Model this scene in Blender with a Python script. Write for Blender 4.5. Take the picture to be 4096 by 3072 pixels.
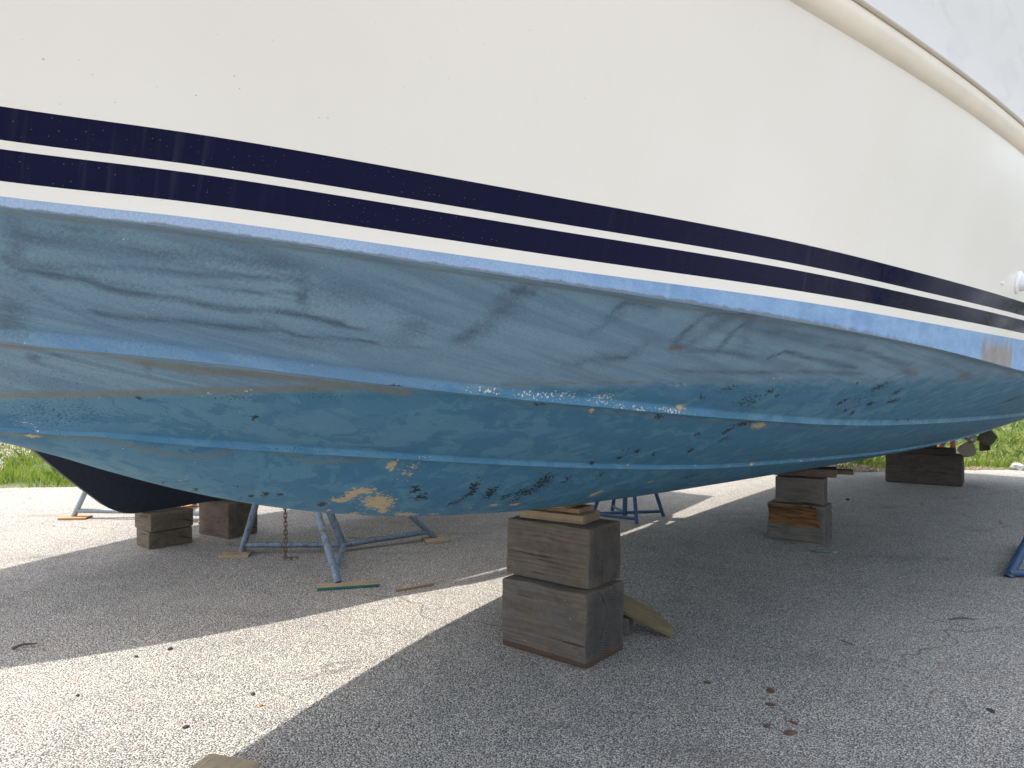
import bpy, bmesh, math, random
import numpy as np
from mathutils import Vector, Matrix, noise as mnoise
R = math.radians
random.seed(7); rng = np.random.default_rng(7)
for o in list(bpy.data.objects): bpy.data.objects.remove(o)
scene = bpy.context.scene
C = scene.collection

# ------------------------------------------------------------------ camera, light, exposure
cam_d = bpy.data.cameras.new('camera'); cam = bpy.data.objects.new('camera', cam_d); C.objects.link(cam)
cam.location = (0, 0, 1.35); cam.rotation_euler = (R(90), 0, 0)
cam_d.sensor_width = 36; cam_d.lens = 36*0.7029; cam_d.clip_start = .02; cam_d.clip_end = 3000
scene.camera = cam
SUN = Vector((-.449, .123, 1.0)).normalized()
world = bpy.data.worlds.new('World'); scene.world = world; world.use_nodes = True
wn = world.node_tree.nodes; wl = world.node_tree.links
sky = wn.new('ShaderNodeTexSky'); sky.sky_type = 'NISHITA'; sky.sun_disc = False
sky.sun_elevation = math.asin(SUN.z); sky.sun_rotation = math.atan2(SUN.x, SUN.y)
sky.air_density = 1.0; sky.dust_density = 4.0; sky.ozone_density = .5
wn['Background'].inputs[1].default_value = .15
hz = wn.new('ShaderNodeHueSaturation'); hz.inputs['Saturation'].default_value = .85      # thin high haze pales the blue
wl.new(sky.outputs[0], hz.inputs['Color'])
# broken white cloud over the whole sky
wtc = wn.new('ShaderNodeTexCoord'); wno = wn.new('ShaderNodeTexNoise'); wno.inputs['Scale'].default_value = 2.6; wno.inputs['Detail'].default_value = 7; wno.inputs['Roughness'].default_value = .58
wrp = wn.new('ShaderNodeMapRange'); wrp.inputs[1].default_value = .40; wrp.inputs[2].default_value = .60; wrp.inputs[4].default_value = .9
wmx = wn.new('ShaderNodeMix'); wmx.data_type = 'RGBA'; wmx.inputs[7].default_value = (8.6, 9.1, 10.0, 1)
wl.new(wtc.outputs['Generated'], wno.inputs['Vector']); wl.new(wno.outputs[0], wrp.inputs[0]); wl.new(wrp.outputs[0], wmx.inputs[0])
wl.new(hz.outputs[0], wmx.inputs[6]); wl.new(wmx.outputs[2], wn['Background'].inputs[0])
sun_d = bpy.data.lights.new('sun', 'SUN'); sun_d.energy = 3.35; sun_d.angle = R(.53); sun_d.color = (1, .945, .86)
sun = bpy.data.objects.new('sun', sun_d); C.objects.link(sun)
sun.rotation_euler = SUN.to_track_quat('Z', 'Y').to_euler()
vs = scene.view_settings
vs.view_transform = 'Standard'; vs.look = 'None'; vs.gamma = 1; vs.use_curve_mapping = False; vs.exposure = .93

cy = scene.cycles; cy.max_bounces = 6; cy.diffuse_bounces = 3; cy.glossy_bounces = 2; cy.transmission_bounces = 2; cy.use_adaptive_sampling = True; cy.adaptive_threshold = .02; cy.use_denoising = True; cy.sample_clamp_indirect = 6

# ------------------------------------------------------------------ small helpers
def tag(o, label=None, cat=None, group=None, kind=None):
    if label: o['label'] = label
    if cat: o['category'] = cat
    if group: o['group'] = group
    if kind: o['kind'] = kind
    return o
def empty(name, loc, label, cat, rz=0, group=None):
    o = bpy.data.objects.new(name, None); C.objects.link(o); o.location = loc; o.rotation_euler.z = rz
    o.empty_display_size = .1
    return tag(o, label, cat, group)
def mesh_obj(name, me, mat, parent=None, smooth=True, sharp=None):
    o = bpy.data.objects.new(name, me); C.objects.link(o)
    for m in (mat if isinstance(mat, (list, tuple)) else [mat]): me.materials.append(m)
    if smooth:
        me.shade_smooth()
        if sharp: me.set_sharp_from_angle(angle=R(sharp))
    if parent: o.parent = parent
    return o
def bm_obj(name, bm, mat, parent=None, smooth=True, sharp=35):
    me = bpy.data.meshes.new(name); bmesh.ops.recalc_face_normals(bm, faces=bm.faces); bm.to_mesh(me); bm.free()
    return mesh_obj(name, me, mat, parent, smooth, sharp)
def tube_bm(pts, r, n=12, cap=True):
    bm = bmesh.new(); rings = []
    for i, p in enumerate(pts):
        p = Vector(p)
        d = (Vector(pts[min(i+1, len(pts)-1)])-Vector(pts[max(i-1, 0)])).normalized()
        q = d.to_track_quat('Z', 'Y'); rr = r[i] if isinstance(r, (list, tuple)) else r
        rings.append([bm.verts.new(p+q @ Vector((math.cos(a)*rr, math.sin(a)*rr, 0))) for a in [k*2*math.pi/n for k in range(n)]])
    for a, b in zip(rings, rings[1:]):
        for k in range(n): bm.faces.new((a[k], a[(k+1) % n], b[(k+1) % n], b[k]))
    if cap: bm.faces.new(rings[0]); bm.faces.new(rings[-1])
    return bm
def shift(bm, loc):
    bmesh.ops.translate(bm, verts=bm.verts, vec=-Vector(loc)); return bm
def tube(name, pts, r, mat, root=None, n=12):
    bm = tube_bm(pts, r, n)
    if root: shift(bm, root.location)
    return bm_obj(name, bm, mat, root, sharp=50)
def box_bm(dx, dy, dz, bev=.006, cuts=0, jit=0, seed=0):
    bm = bmesh.new(); bmesh.ops.create_cube(bm, size=1)
    for v in bm.verts: v.co = Vector((v.co.x*dx, v.co.y*dy, (v.co.z+.5)*dz))
    if bev: bmesh.ops.bevel(bm, geom=list(bm.edges), offset=bev, segments=2, profile=.6, affect='EDGES')
    if cuts: bmesh.ops.subdivide_edges(bm, edges=[e for e in bm.edges if e.calc_length() > .05], cuts=cuts, use_grid_fill=True)
    if jit:
        off = Vector((seed*7.3, seed*3.1, seed*1.7))
        for v in bm.verts:
            w = mnoise.noise_vector(v.co*6+off)*jit + mnoise.noise_vector(v.co*25+off)*jit*.4
            if v.co.z < .004: w.z = 0
            v.co += w
    return bm

class NT:
    """tiny node-graph builder"""
    def __init__(s, name):
        s.m = bpy.data.materials.new(name); s.m.use_nodes = True; s.t = s.m.node_tree
        s.b = s.t.nodes['Principled BSDF']; s.dim = '3D'
    def n(s, typ, ins=None, **props):
        nd = s.t.nodes.new(typ)
        for k, v in props.items(): setattr(nd, k, v)
        for k, v in (ins or {}).items(): s.set(nd.inputs[k], v)
        return nd
    def set(s, sock, v):
        if isinstance(v, bpy.types.NodeSocket): s.t.links.new(v, sock)
        else: sock.default_value = v
    def p(s, **kw):
        for k, v in kw.items(): s.set(s.b.inputs[k.replace('_', ' ')], (*v, 1) if isinstance(v, tuple) and len(v) == 3 else v)
        return s.m
    def obj(s): return s.n('ShaderNodeTexCoord').outputs['Object']
    def uv(s): return s.n('ShaderNodeTexCoord').outputs['UV']
    def map(s, v, scale=(1, 1, 1), loc=(0, 0, 0), rot=(0, 0, 0)):
        return s.n('ShaderNodeMapping', {'Vector': v, 'Scale': scale, 'Location': loc, 'Rotation': rot}).outputs[0]
    def noise(s, v, sc, det=4, rough=.55, dist=0):
        return s.n('ShaderNodeTexNoise', {'Vector': v, 'Scale': sc, 'Detail': det, 'Roughness': rough, 'Distortion': dist}, noise_dimensions=s.dim).outputs[0]
    def vor(s, v, sc, feature='F1', out='Distance', rand=1):
        return s.n('ShaderNodeTexVoronoi', {'Vector': v, 'Scale': sc, 'Randomness': rand}, feature=feature, voronoi_dimensions=s.dim).outputs[out]
    def math(s, op, a, b=0, c=0):
        nd = s.n('ShaderNodeMath', operation=op); s.set(nd.inputs[0], a); s.set(nd.inputs[1], b); s.set(nd.inputs[2], c); return nd.outputs[0]
    def add(s, a, b): return s.math('ADD', a, b)
    def mul(s, a, b): return s.math('MULTIPLY', a, b)
    def mr(s, v, a, b, c=0, d=1, smooth=False):
        return s.n('ShaderNodeMapRange', {0: v, 1: a, 2: b, 3: c, 4: d}, interpolation_type='SMOOTHSTEP' if smooth else 'LINEAR', clamp=True).outputs[0]
    def mix(s, f, a, b, mode='MIX'):
        nd = s.n('ShaderNodeMix', data_type='RGBA', blend_type=mode); s.set(nd.inputs[0], f)
        for i, v in ((6, a), (7, b)): s.set(nd.inputs[i], (*v, 1) if isinstance(v, tuple) and len(v) == 3 else v)
        return nd.outputs[2]
    def ramp(s, f, stops):
        nd = s.n('ShaderNodeValToRGB', {0: f}); e = nd.color_ramp.elements
        while len(e) < len(stops): e.new(.5)
        for el, (pos, col) in zip(e, stops):
            el.position = pos; el.color = (*col, 1) if isinstance(col, tuple) else (col, col, col, 1)
        return nd.outputs[0]
    def attr(s, name): return s.n('ShaderNodeAttribute', attribute_name=name).outputs['Fac']
    def xyz(s, v): return s.n('ShaderNodeSeparateXYZ', {0: v}).outputs
    def bump(s, h, strength=.3, dist=.01, normal=None):
        nd = s.n('ShaderNodeBump', {'Height': h, 'Strength': strength, 'Distance': dist})
        if normal is not None: s.set(nd.inputs['Normal'], normal)
        return nd.outputs[0]

# ------------------------------------------------------------------ hull shape of the motor yacht (numbers in the boat's own frame)
# s = metres aft of the first keel block, b = metres off the centre line, z = height
#GEO<
def spline(pts):
    xs = np.array([q[0] for q in pts], float); ys = np.array([q[1] for q in pts], float)
    h = np.diff(xs); d = np.diff(ys)/h; m = np.zeros(len(xs))
    for i in range(1, len(xs)-1): m[i] = (d[i-1]*h[i]+d[i]*h[i-1])/(h[i-1]+h[i])
    m[0] = d[0]+(d[0]-m[1])*.5; m[-1] = d[-1]+(d[-1]-m[-2])*.5
    def f(x):
        x = np.asarray(x, float); i = np.clip(np.searchsorted(xs, x)-1, 0, len(h)-1); t = np.clip((x-xs[i])/h[i], 0, 1)
        return ((2*t**3-3*t**2+1)*ys[i]+(t**3-2*t**2+t)*h[i]*m[i]+(-2*t**3+3*t**2)*ys[i+1]+(t**3-t**2)*h[i]*m[i+1])
    return f
BU = np.array([.653, .757]); BU = BU/np.linalg.norm(BU); BP = np.array([BU[1], -BU[0]]); BO = np.array([.26, 3.5])
END = 9.3
ChB = spline([(-3.75, .02), (-3.2, .42), (-2.5, .8), (-1.5, 1.15), (-.5, 1.42), (.5, 1.60), (1.5, 1.72), (3, 1.86), (5, 1.97), (9.3, 2.05)])
ChZ = spline([(-3.75, 1.93), (-3.1, 1.70), (-2.5, 1.616), (-2.25, 1.607), (-1.91, 1.589), (-1.44, 1.565), (-1.13, 1.549), (-.72, 1.527), (.06, 1.485), (1.32, 1.410), (3, 1.36), (5, 1.33), (9.3, 1.29)])
ShB = spline([(-4.9, .02), (-4.2, .50), (-3.2, .93), (-2.2, 1.22), (-1.2, 1.45), (0, 1.67), (1, 1.80), (2, 1.9), (4, 2.05), (9.3, 2.15)])
def ShZ(s): return 2.26+np.where(s < -1, .02*(s+1)**2, 0)
S2B = spline([(-3.05, .02), (-2.75, .28), (-2.43, .49), (-1.5, .75), (0, 1.03), (1.5, 1.2), (3, 1.3), (5, 1.38), (9.3, 1.4)])
S2Z = spline([(-3.05, 1.60), (-2.75, 1.50), (-2.43, 1.431), (-2.10, 1.395), (-1.76, 1.356), (-1.32, 1.310), (-.94, 1.276), (-.43, 1.233), (-.06, 1.206), (.34, 1.179), (.87, 1.153), (1.58, 1.132), (2.64, 1.109), (4.81, 1.077), (9.3, 1.03)])
S1B = spline([(-2.6, .02), (-2.48, .10), (-2.35, .17), (-1.5, .36), (0, .55), (1.5, .66), (3, .72), (5, .76), (9.3, .78)])
S1Z = spline([(-2.6, 1.335), (-2.48, 1.28), (-2.35, 1.247), (-2.16, 1.224), (-1.94, 1.190), (-1.67, 1.155), (-1.35, 1.117), (-.92, 1.067), (-.38, 1.011), (.37, .951), (.95, .923), (1.62, .894), (2.55, .857), (3.89, .820), (6, .79), (9.3, .80)])
KeZ = spline([(-2.5, 1.31), (-2.31, 1.222), (-2.15, 1.151), (-1.9, 1.054), (-1.65, .976), (-1.27, .890), (-1.04, .852), (-.78, .822), (-.43, .789), (.37, .743), (1.55, .696), (2.49, .666), (3.61, .630), (5.16, .593), (7.43, .545), (8.3, .60), (9.3, .64)])
tBW = spline([(-4.5, .012), (-2.5, .023), (-2.25, .028), (-1.91, .035), (-1.45, .048), (-.73, .078), (.04, .104), (1.26, .165), (3, .21), (9.3, .25)])
t2b = spline([(-4.5, .045), (-2.5, .053), (-2.25, .062), (-1.92, .071), (-1.45, .085), (-.74, .115), (.03, .142), (1.25, .201), (3, .245), (9.3, .28)])
t2t = spline([(-4.5, .095), (-2.51, .114), (-2.25, .126), (-1.92, .139), (-1.46, .158), (-.75, .189), (.01, .211), (1.21, .268), (3, .31), (9.3, .345)])
t1b = spline([(-4.5, .112), (-2.51, .131), (-2.26, .143), (-1.93, .158), (-1.47, .179), (-.76, .211), (0, .233), (1.2, .290), (3, .333), (9.3, .37)])
t1t = spline([(-4.5, .165), (-2.51, .190), (-2.26, .206), (-1.94, .225), (-1.48, .250), (-.78, .285), (-.02, .307), (1.16, .357), (3, .40), (9.3, .435)])
def ugrid(dense):
    # columns: close together where the side is near the viewer
    if dense: a = np.concatenate([np.linspace(0, .42, 330, endpoint=False), np.linspace(.42, .62, 70, endpoint=False), np.linspace(.62, 1, 60)])
    else: a = np.concatenate([np.linspace(0, .42, 70, endpoint=False), np.linspace(.42, 1, 50)])
    return a
def seg(a, b, n, last=False):
    q = np.linspace(0, 1, n+1)[:n+1 if last else n]
    return [(a[0]+(b[0]-a[0])*t, a[1]+(b[1]-a[1])*t, a[2]+(b[2]-a[2])*t) for t in q]
def bottom_grid(U, dens=1):
    """rows x cols x (s,b,z); rows run from keel to chine edge"""
    def ln(start, B, Z):
        s = start+(END-start)*U; return [s, B(s), Z(s)]
    K = ln(-2.5, lambda s: 0*s, KeZ); K[1] = K[1]*0; K2 = [K[0], K[1]+.028, K[2]+.002]
    E1 = ln(-2.6, S1B, S1Z); E2 = ln(-3.05, S2B, S2Z); Cc = ln(-3.75, ChB, ChZ)
    grow = np.clip(U/.06, 0, 1)*np.clip((1-U)/.25+.35, 0, 1)
    def inner(E, w): return [E[0], np.maximum(E[1]-w*grow, .02), E[2]-.002*grow]
    def lip(E, hb, hz): return [E[0], E[1]+hb*grow, E[2]+hz*grow]
    U1 = inner(E1, .055); F1 = lip(E1, .010, .022); U2 = inner(E2, .07); F2 = lip(E2, .014, .030); Uc = inner(Cc, .05)
    rows = []
    def fillet(E, F, n):
        for t in np.linspace(0, 1, n, endpoint=False):
            a = t*math.pi/2; rows.append((E[0]+(F[0]-E[0])*t, E[1]+(F[1]-E[1])*(1-math.cos(a)), E[2]+(F[2]-E[2])*math.sin(a)))
    def panel(a, b, n, belly):
        for t in np.linspace(0, 1, n, endpoint=False):
            k = 4*t*(1-t)*belly
            rows.append((a[0]+(b[0]-a[0])*t, a[1]+(b[1]-a[1])*t+k*.5, a[2]+(b[2]-a[2])*t-k))
    d = dens
    rows += seg(K, K2, 1); panel(K2, U1, int(16*d), .012); rows += seg(U1, E1, 3); fillet(E1, F1, 4)
    panel(F1, U2, int(26*d), .008); rows += seg(U2, E2, 3); fillet(E2, F2, 4); panel(F2, Uc, int(34*d), .006); rows += seg(Uc, Cc, 3, True)
    return np.array(rows).transpose(0, 2, 1)
def girth(g):
    d = np.sqrt(((g[1:, :, 1:]-g[:-1, :, 1:])**2).sum(-1)); return np.concatenate([np.zeros((1, g.shape[1])), np.cumsum(d, 0)], 0)
def top_grid(U):
    """rows x cols x (s,b,z) from chine to sheer; returns grid and the row index of each paint line"""
    rows = []; idx = []
    sc = -3.75+(END+3.75)*U; ss = -4.9+(END+4.9)*U
    lines = [lambda s: 0*s, tBW, t2b, t2t, t1b, t1t, lambda s: 0*s+1]
    subs = [4, 3, 5, 2, 5, 26]
    for i in range(6):
        for k in range(subs[i]+(1 if i == 5 else 0)):
            q = k/subs[i]
            if k == 0: idx.append(len(rows))
            ta = lines[i](sc)*(1-q)+lines[i+1](sc)*q
            s = sc+(ss-sc)*ta*np.clip((1-U)*4-2.6, 0, 1)   # the stem rakes forward, midships sections stand upright
            b = ChB(s)+(ShB(s)-ChB(s))*np.clip(ta, 0, 1)**1.35
            z = ChZ(s)+(ShZ(s)-ChZ(s))*ta
            rows.append(np.stack([s, b, z], -1))
    idx.append(len(rows)-1)
    return np.array(rows), idx
#GEO>

def grid_faces(nr, nc, flip=False):
    r = np.arange(nr-1)[:, None]; c = np.arange(nc-1)[None]
    a = r*nc+c; q = np.stack([a, a+1, a+nc+1, a+nc], -1).reshape(-1, 4)
    return q[:, ::-1] if flip else q
def grid_mesh(name, g, side, uvs=None, attrs=None, flip=False):
    nr, nc = g.shape[:2]; me = bpy.data.meshes.new(name)
    co = g.reshape(-1, 3).copy(); co[:, 1] *= -side            # boat's local y points to starboard
    f = grid_faces(nr, nc, (side < 0) != flip)
    me.from_pydata([], [], []); me.vertices.add(len(co)); me.vertices.foreach_set('co', co.ravel())
    me.loops.add(f.size); me.polygons.add(len(f)); me.loops.foreach_set('vertex_index', f.ravel().astype(np.int32))
    me.polygons.foreach_set('loop_start', np.arange(0, f.size, 4, dtype=np.int32)); me.update(calc_edges=True)
    if uvs is not None:
        l = me.uv_layers.new(name='UVMap'); l.data.foreach_set('uv', uvs.reshape(-1, 2)[f.ravel()].ravel().astype(np.float32))
    for k, v in (attrs or {}).items():
        a = me.attributes.new(k, 'FLOAT', 'POINT'); a.data.foreach_set('value', v.ravel().astype(np.float32))
    me.validate(); return me
def grid_normals(g, side):
    co = g.copy(); co[..., 1] *= -side
    du = np.gradient(co, axis=1); dv = np.gradient(co, axis=0); n = np.cross(du, dv)
    n /= np.linalg.norm(n, axis=-1, keepdims=True)+1e-9
    return n*np.where((n[..., 1:2]*-side) < 0, -1, 1)

# ------------------------------------------------------------------ materials
def m_plain(name, col, rough=.6, metal=0, bump=0, bscale=40, var=.15):
    t = NT(name); v = t.obj(); f = t.noise(v, bscale, 5)
    c = t.mix(t.mr(f, .3, .7), tuple(x*(1-var) for x in col), tuple(min(1, x*(1+var)) for x in col))
    t.p(Base_Color=c, Roughness=rough, Metallic=metal)
    if bump: t.p(Normal=t.bump(f, bump, .01))
    return t.m

def m_asphalt():
    t = NT('asphalt_aggregate'); t.dim = '2D'; v = t.obj()
    cell = t.n('ShaderNodeTexVoronoi', {'Vector': v, 'Scale': 140, 'Randomness': 1}, feature='F1', voronoi_dimensions='2D')
    d = cell.outputs['Distance']; rc = t.xyz(cell.outputs['Color'])
    big = t.noise(v, .55, 4, .62); mid = t.noise(v, 5, 3, .65)
    stone = t.ramp(rc[0], [(0, (.17, .166, .165)), (.2, (.36, .345, .325)), (.7, (.50, .475, .435)), (1, (.80, .755, .68))])
    stone = t.mix(t.mr(mid, .5, .72, 0, .35), stone, (.40, .335, .285))
    col = t.mix(t.mr(d, .30, .56, 0, .88), stone, (.06, .057, .055))
    col = t.mix(1, col, t.ramp(t.add(t.mul(big, .55), t.mul(mid, .45)), [(.34, (.90, .895, .89)), (.58, (1.18, 1.16, 1.135))]), 'MULTIPLY')
    col = t.mix(1, col, t.ramp(t.noise(t.map(v, (1, .7, 1)), 52, 3, .75), [(.34, .78), (.5, 1.02), (.66, 1.2)]), 'MULTIPLY')
    # tar bleeding, leaf-tannin stains, sand drifts
    st = t.mr(t.noise(t.map(v, (.45, 1.3, 1)), 1.7, 4, .68), .62, .76)
    col = t.mix(t.mul(st, .38), col, (.14, .115, .10))
    sd = t.mr(t.noise(t.map(v, (.8, .5, 1), (5, 2, 0)), 1.1, 3, .66), .60, .78)
    col = t.mix(t.mul(sd, .22), col, (.47, .42, .35))
    spot = t.mr(t.noise(t.map(v, (1, 1.5, 1), (9, 1, 0)), 13, 3, .6), .72, .78)
    col = t.mix(t.mul(spot, .55), col, (.10, .085, .075))
    cr = t.mr(t.vor(t.n('ShaderNodeVectorMath', {0: v, 1: t.n('ShaderNodeVectorMath', {0: t.n('ShaderNodeTexNoise', {'Vector': v, 'Scale': 2.2, 'Detail': 2}, noise_dimensions='2D').outputs[1], 1: (.5, .5, .5)}, operation='MULTIPLY').outputs[0]}).outputs[0], .42, 'DISTANCE_TO_EDGE'), .001, .006, .6, 0)
    col = t.mix(t.mul(cr, t.mr(big, .48, .6)), col, (.06, .055, .05))
    t.p(Base_Color=col, Roughness=.85, Specular_IOR_Level=.25, Normal=t.bump(t.add(t.mul(d, -1.3), t.mul(t.noise(v, 7, 2), .8)), .55, .006))
    return t.m

def m_wood(name, light, dark, grey=(.24, .225, .205), greyness=.6, freq=90, seed=0, base=0, centre=(.05, .08), grime=.6, rough=.85):
    t = NT(name); v0 = t.obj(); v = t.map(v0, (1, 1, 1), (seed*.37, seed*1.7, seed*.9))
    warp = t.noise(t.map(v, (1.2, 5, 5)), 1, 3)
    c = t.xyz(v0)
    y = t.add(c[1], centre[0]); z = t.add(c[2], -centre[1])
    rad = t.math('SQRT', t.add(t.mul(y, y), t.mul(z, z)))
    ring = t.math('SINE', t.add(t.mul(rad, freq*6.0), t.mul(warp, 16)))
    fib = t.noise(t.map(v, (3.5, 110, 110)), 1, 4, .6)
    fine = t.noise(v, 180, 3)
    g = t.add(t.mul(t.mr(ring, -1, 1), .13), t.add(t.mul(fib, .55), t.mul(t.noise(v, 22, 5, .7), .42)))
    col = t.ramp(g, [(.25, dark), (.5, tuple((a+b)/2 for a, b in zip(light, dark))), (.8, light)])
    gr = t.ramp(g, [(.2, tuple(x*.55 for x in grey)), (.8, tuple(x*1.15 for x in grey))])
    patch = t.mr(t.noise(t.map(v, (2, 5, 5)), 1.5, 4, .6), .32, .62)
    col = t.mix(t.mul(patch, greyness), col, gr)
    dk = t.mr(t.noise(t.map(v, (4, 7, 9)), 1.6, 6, .72), .47, .72)
    col = t.mix(t.mul(dk, grime), col, (.05, .045, .042))
    crack = t.mul(t.mr(t.noise(t.map(v, (2.2, 48, 48)), 1, 4, .55), .645, .68), .8)
    col = t.mix(crack, col, (.025, .02, .018))
    sp = t.mr(t.noise(v, 60, 2), .73, .76)
    col = t.mix(t.mul(sp, .5), col, (.42, .39, .35))
    en = t.mr(t.math('ABSOLUTE', t.xyz(t.n('ShaderNodeTexCoord').outputs['Normal'])[0]), .6, .8)
    endc = t.mix(t.mr(ring, -1, 1), tuple(x*.34 for x in grey), tuple(x*.66 for x in grey))
    ang = t.math('ARCTAN2', y, z); rcrk = t.mul(t.mr(t.noise(t.n('ShaderNodeCombineXYZ', {0: t.mul(ang, 2.6), 1: t.mul(rad, 2.0), 2: seed*3.1}).outputs[0], 1.6, 3, .5), .655, .67), .85)
    endc = t.mix(rcrk, endc, (.018, .015, .013))
    endc = t.mix(1, endc, t.ramp(t.noise(v, 14, 6, .7), [(.3, .55), (.7, 1.25)]), 'MULTIPLY')
    col = t.mix(t.mul(en, .85), col, endc)
    pe = t.mr(t.add(t.n('ShaderNodeNewGeometry').outputs['Pointiness'], t.mul(t.add(t.noise(v, 30, 4, .7), -.5), .12)), .515, .60)
    col = t.mix(t.mul(pe, .65), col, tuple(x*.95 for x in light))
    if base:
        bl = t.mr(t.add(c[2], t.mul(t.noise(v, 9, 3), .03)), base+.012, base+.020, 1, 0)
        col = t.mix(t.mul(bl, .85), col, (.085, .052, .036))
    h = t.add(t.add(t.mul(ring, .05), t.mul(fib, .6)), t.add(t.mul(crack, -1.2), t.mul(fine, .15)))
    t.p(Base_Color=col, Roughness=rough, Specular_IOR_Level=.2, Normal=t.bump(h, .8, .006))
    return t.m

def m_pipe(name, paint, bare=(.20, .16, .13), chip=.55, under=(.5, .52, .54)):
    t = NT(name); v = t.obj()
    big = t.noise(v, 14, 6, .7); col = t.mix(t.mr(big, .35, .65), paint, tuple(x*.75+.02 for x in paint))
    col = t.mix(t.mul(t.mr(t.noise(t.map(v, (1, 1, .35)), 26, 5, .7, .6), .56, .64), .55), col, under)
    ch = t.mr(t.noise(t.map(v, (1, 1, .4)), 42, 5, .75), chip, chip+.04)
    col = t.mix(ch, col, bare)
    t.p(Base_Color=col, Roughness=.55, Metallic=t.mul(ch, .2), Normal=t.bump(t.add(big, t.mul(ch, -.6)), .3, .004))
    return t.m

def m_gelcoat():
    t = NT('white_gelcoat'); v = t.obj(); u = t.uv()
    col = t.mix(t.mr(t.noise(v, 1.6, 4), .1, .9), (.725, .705, .645), (.805, .79, .75))
    sp = t.mr(t.noise(u, 120, 2, .5), .745, .77)
    sp = t.mul(sp, t.mr(t.noise(u, 2.1, 3), .45, .58))
    col = t.mix(t.mul(sp, .8), col, (.22, .2, .17))
    sm = t.mr(t.noise(t.map(u, (9, .8, 1)), 2.2, 4), .58, .75)
    col = t.mix(t.mul(sm, .05), col, (.5, .47, .41))
    t.p(Base_Color=col, Roughness=.2, Specular_IOR_Level=.5,
        Normal=t.bump(t.noise(t.map(u, (1, .35, 1)), 9, 1), .004, .02))
    return t.m
def m_stripe():
    t = NT('navy_vinyl_stripe'); t.dim = '2D'; u = t.uv()
    dr = t.n('ShaderNodeTexVoronoi', {'Vector': t.map(u, (1, 1.6, 1)), 'Scale': 95}, feature='F1', voronoi_dimensions='2D')
    rc = t.xyz(dr.outputs['Color'])
    drop = t.mul(t.mr(dr.outputs['Distance'], t.mr(rc[1], 0, 1, .04, .12), .02), t.mr(rc[0], .84, .86))
    drop = t.mul(drop, t.mr(t.noise(u, 2.6, 4, .6), .42, .56))
    run = t.mul(t.mr(t.noise(t.map(u, (60, 2.5, 1)), 1, 3), .56, .8), t.mr(t.noise(u, 2.0, 3), .45, .6))
    col = t.mix(t.mul(run, .05), (.0015, .003, .028), (.2, .22, .28))
    col = t.mix(t.mul(drop, .42), col, (.5, .52, .55))
    t.p(Base_Color=col, Roughness=t.mr(t.noise(u, 30, 3), .3, .7, .06, .13), Specular_IOR_Level=.11,
        Normal=t.bump(t.noise(u, 120, 3), .03, .003))
    return t.m
def m_boot():
    t = NT('faded_blue_boot_paint'); t.dim = '2D'; u = t.uv()
    n1 = t.noise(t.map(u, (1, 2.5, 1)), 6, 5, .65)
    col = t.mix(t.mr(n1, .32, .68), (.12, .265, .50), (.20, .365, .59))
    col = t.mix(t.mul(t.mr(t.noise(t.map(u, (26, 3, 1)), 1, 4, .6), .52, .75), .55), col, (.27, .40, .58))
    f = t.attr('fade'); col = t.mix(t.mul(f, .8), col, (.36, .455, .60))
    r = t.mr(t.add(t.attr('rust'), t.mul(t.add(t.noise(t.map(u, (16, 14, 1)), 1, 5, .7), -.5), 1.5)), .35, .85)
    col = t.mix(t.mul(r, .85), col, t.mix(t.noise(u, 14, 4), (.17, .125, .085), (.33, .30, .27)))
    e = t.attr('edge'); g = t.mr(t.add(e, t.mul(t.add(t.noise(t.map(u, (1, 1, 1)), 28, 4, .7), -.5), .9)), .45, .75)
    col = t.mix(t.mul(g, .75), col, (.115, .125, .125))
    fine = t.noise(t.map(u, (1, .6, 1)), 260, 3, .7)
    col = t.mix(1, col, t.ramp(fine, [(.3, .84), (.7, 1.08)]), 'MULTIPLY')
    t.p(Base_Color=col, Roughness=.55, Specular_IOR_Level=.4, Normal=t.bump(t.add(fine, n1), .25, .003))
    return t.m
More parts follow.
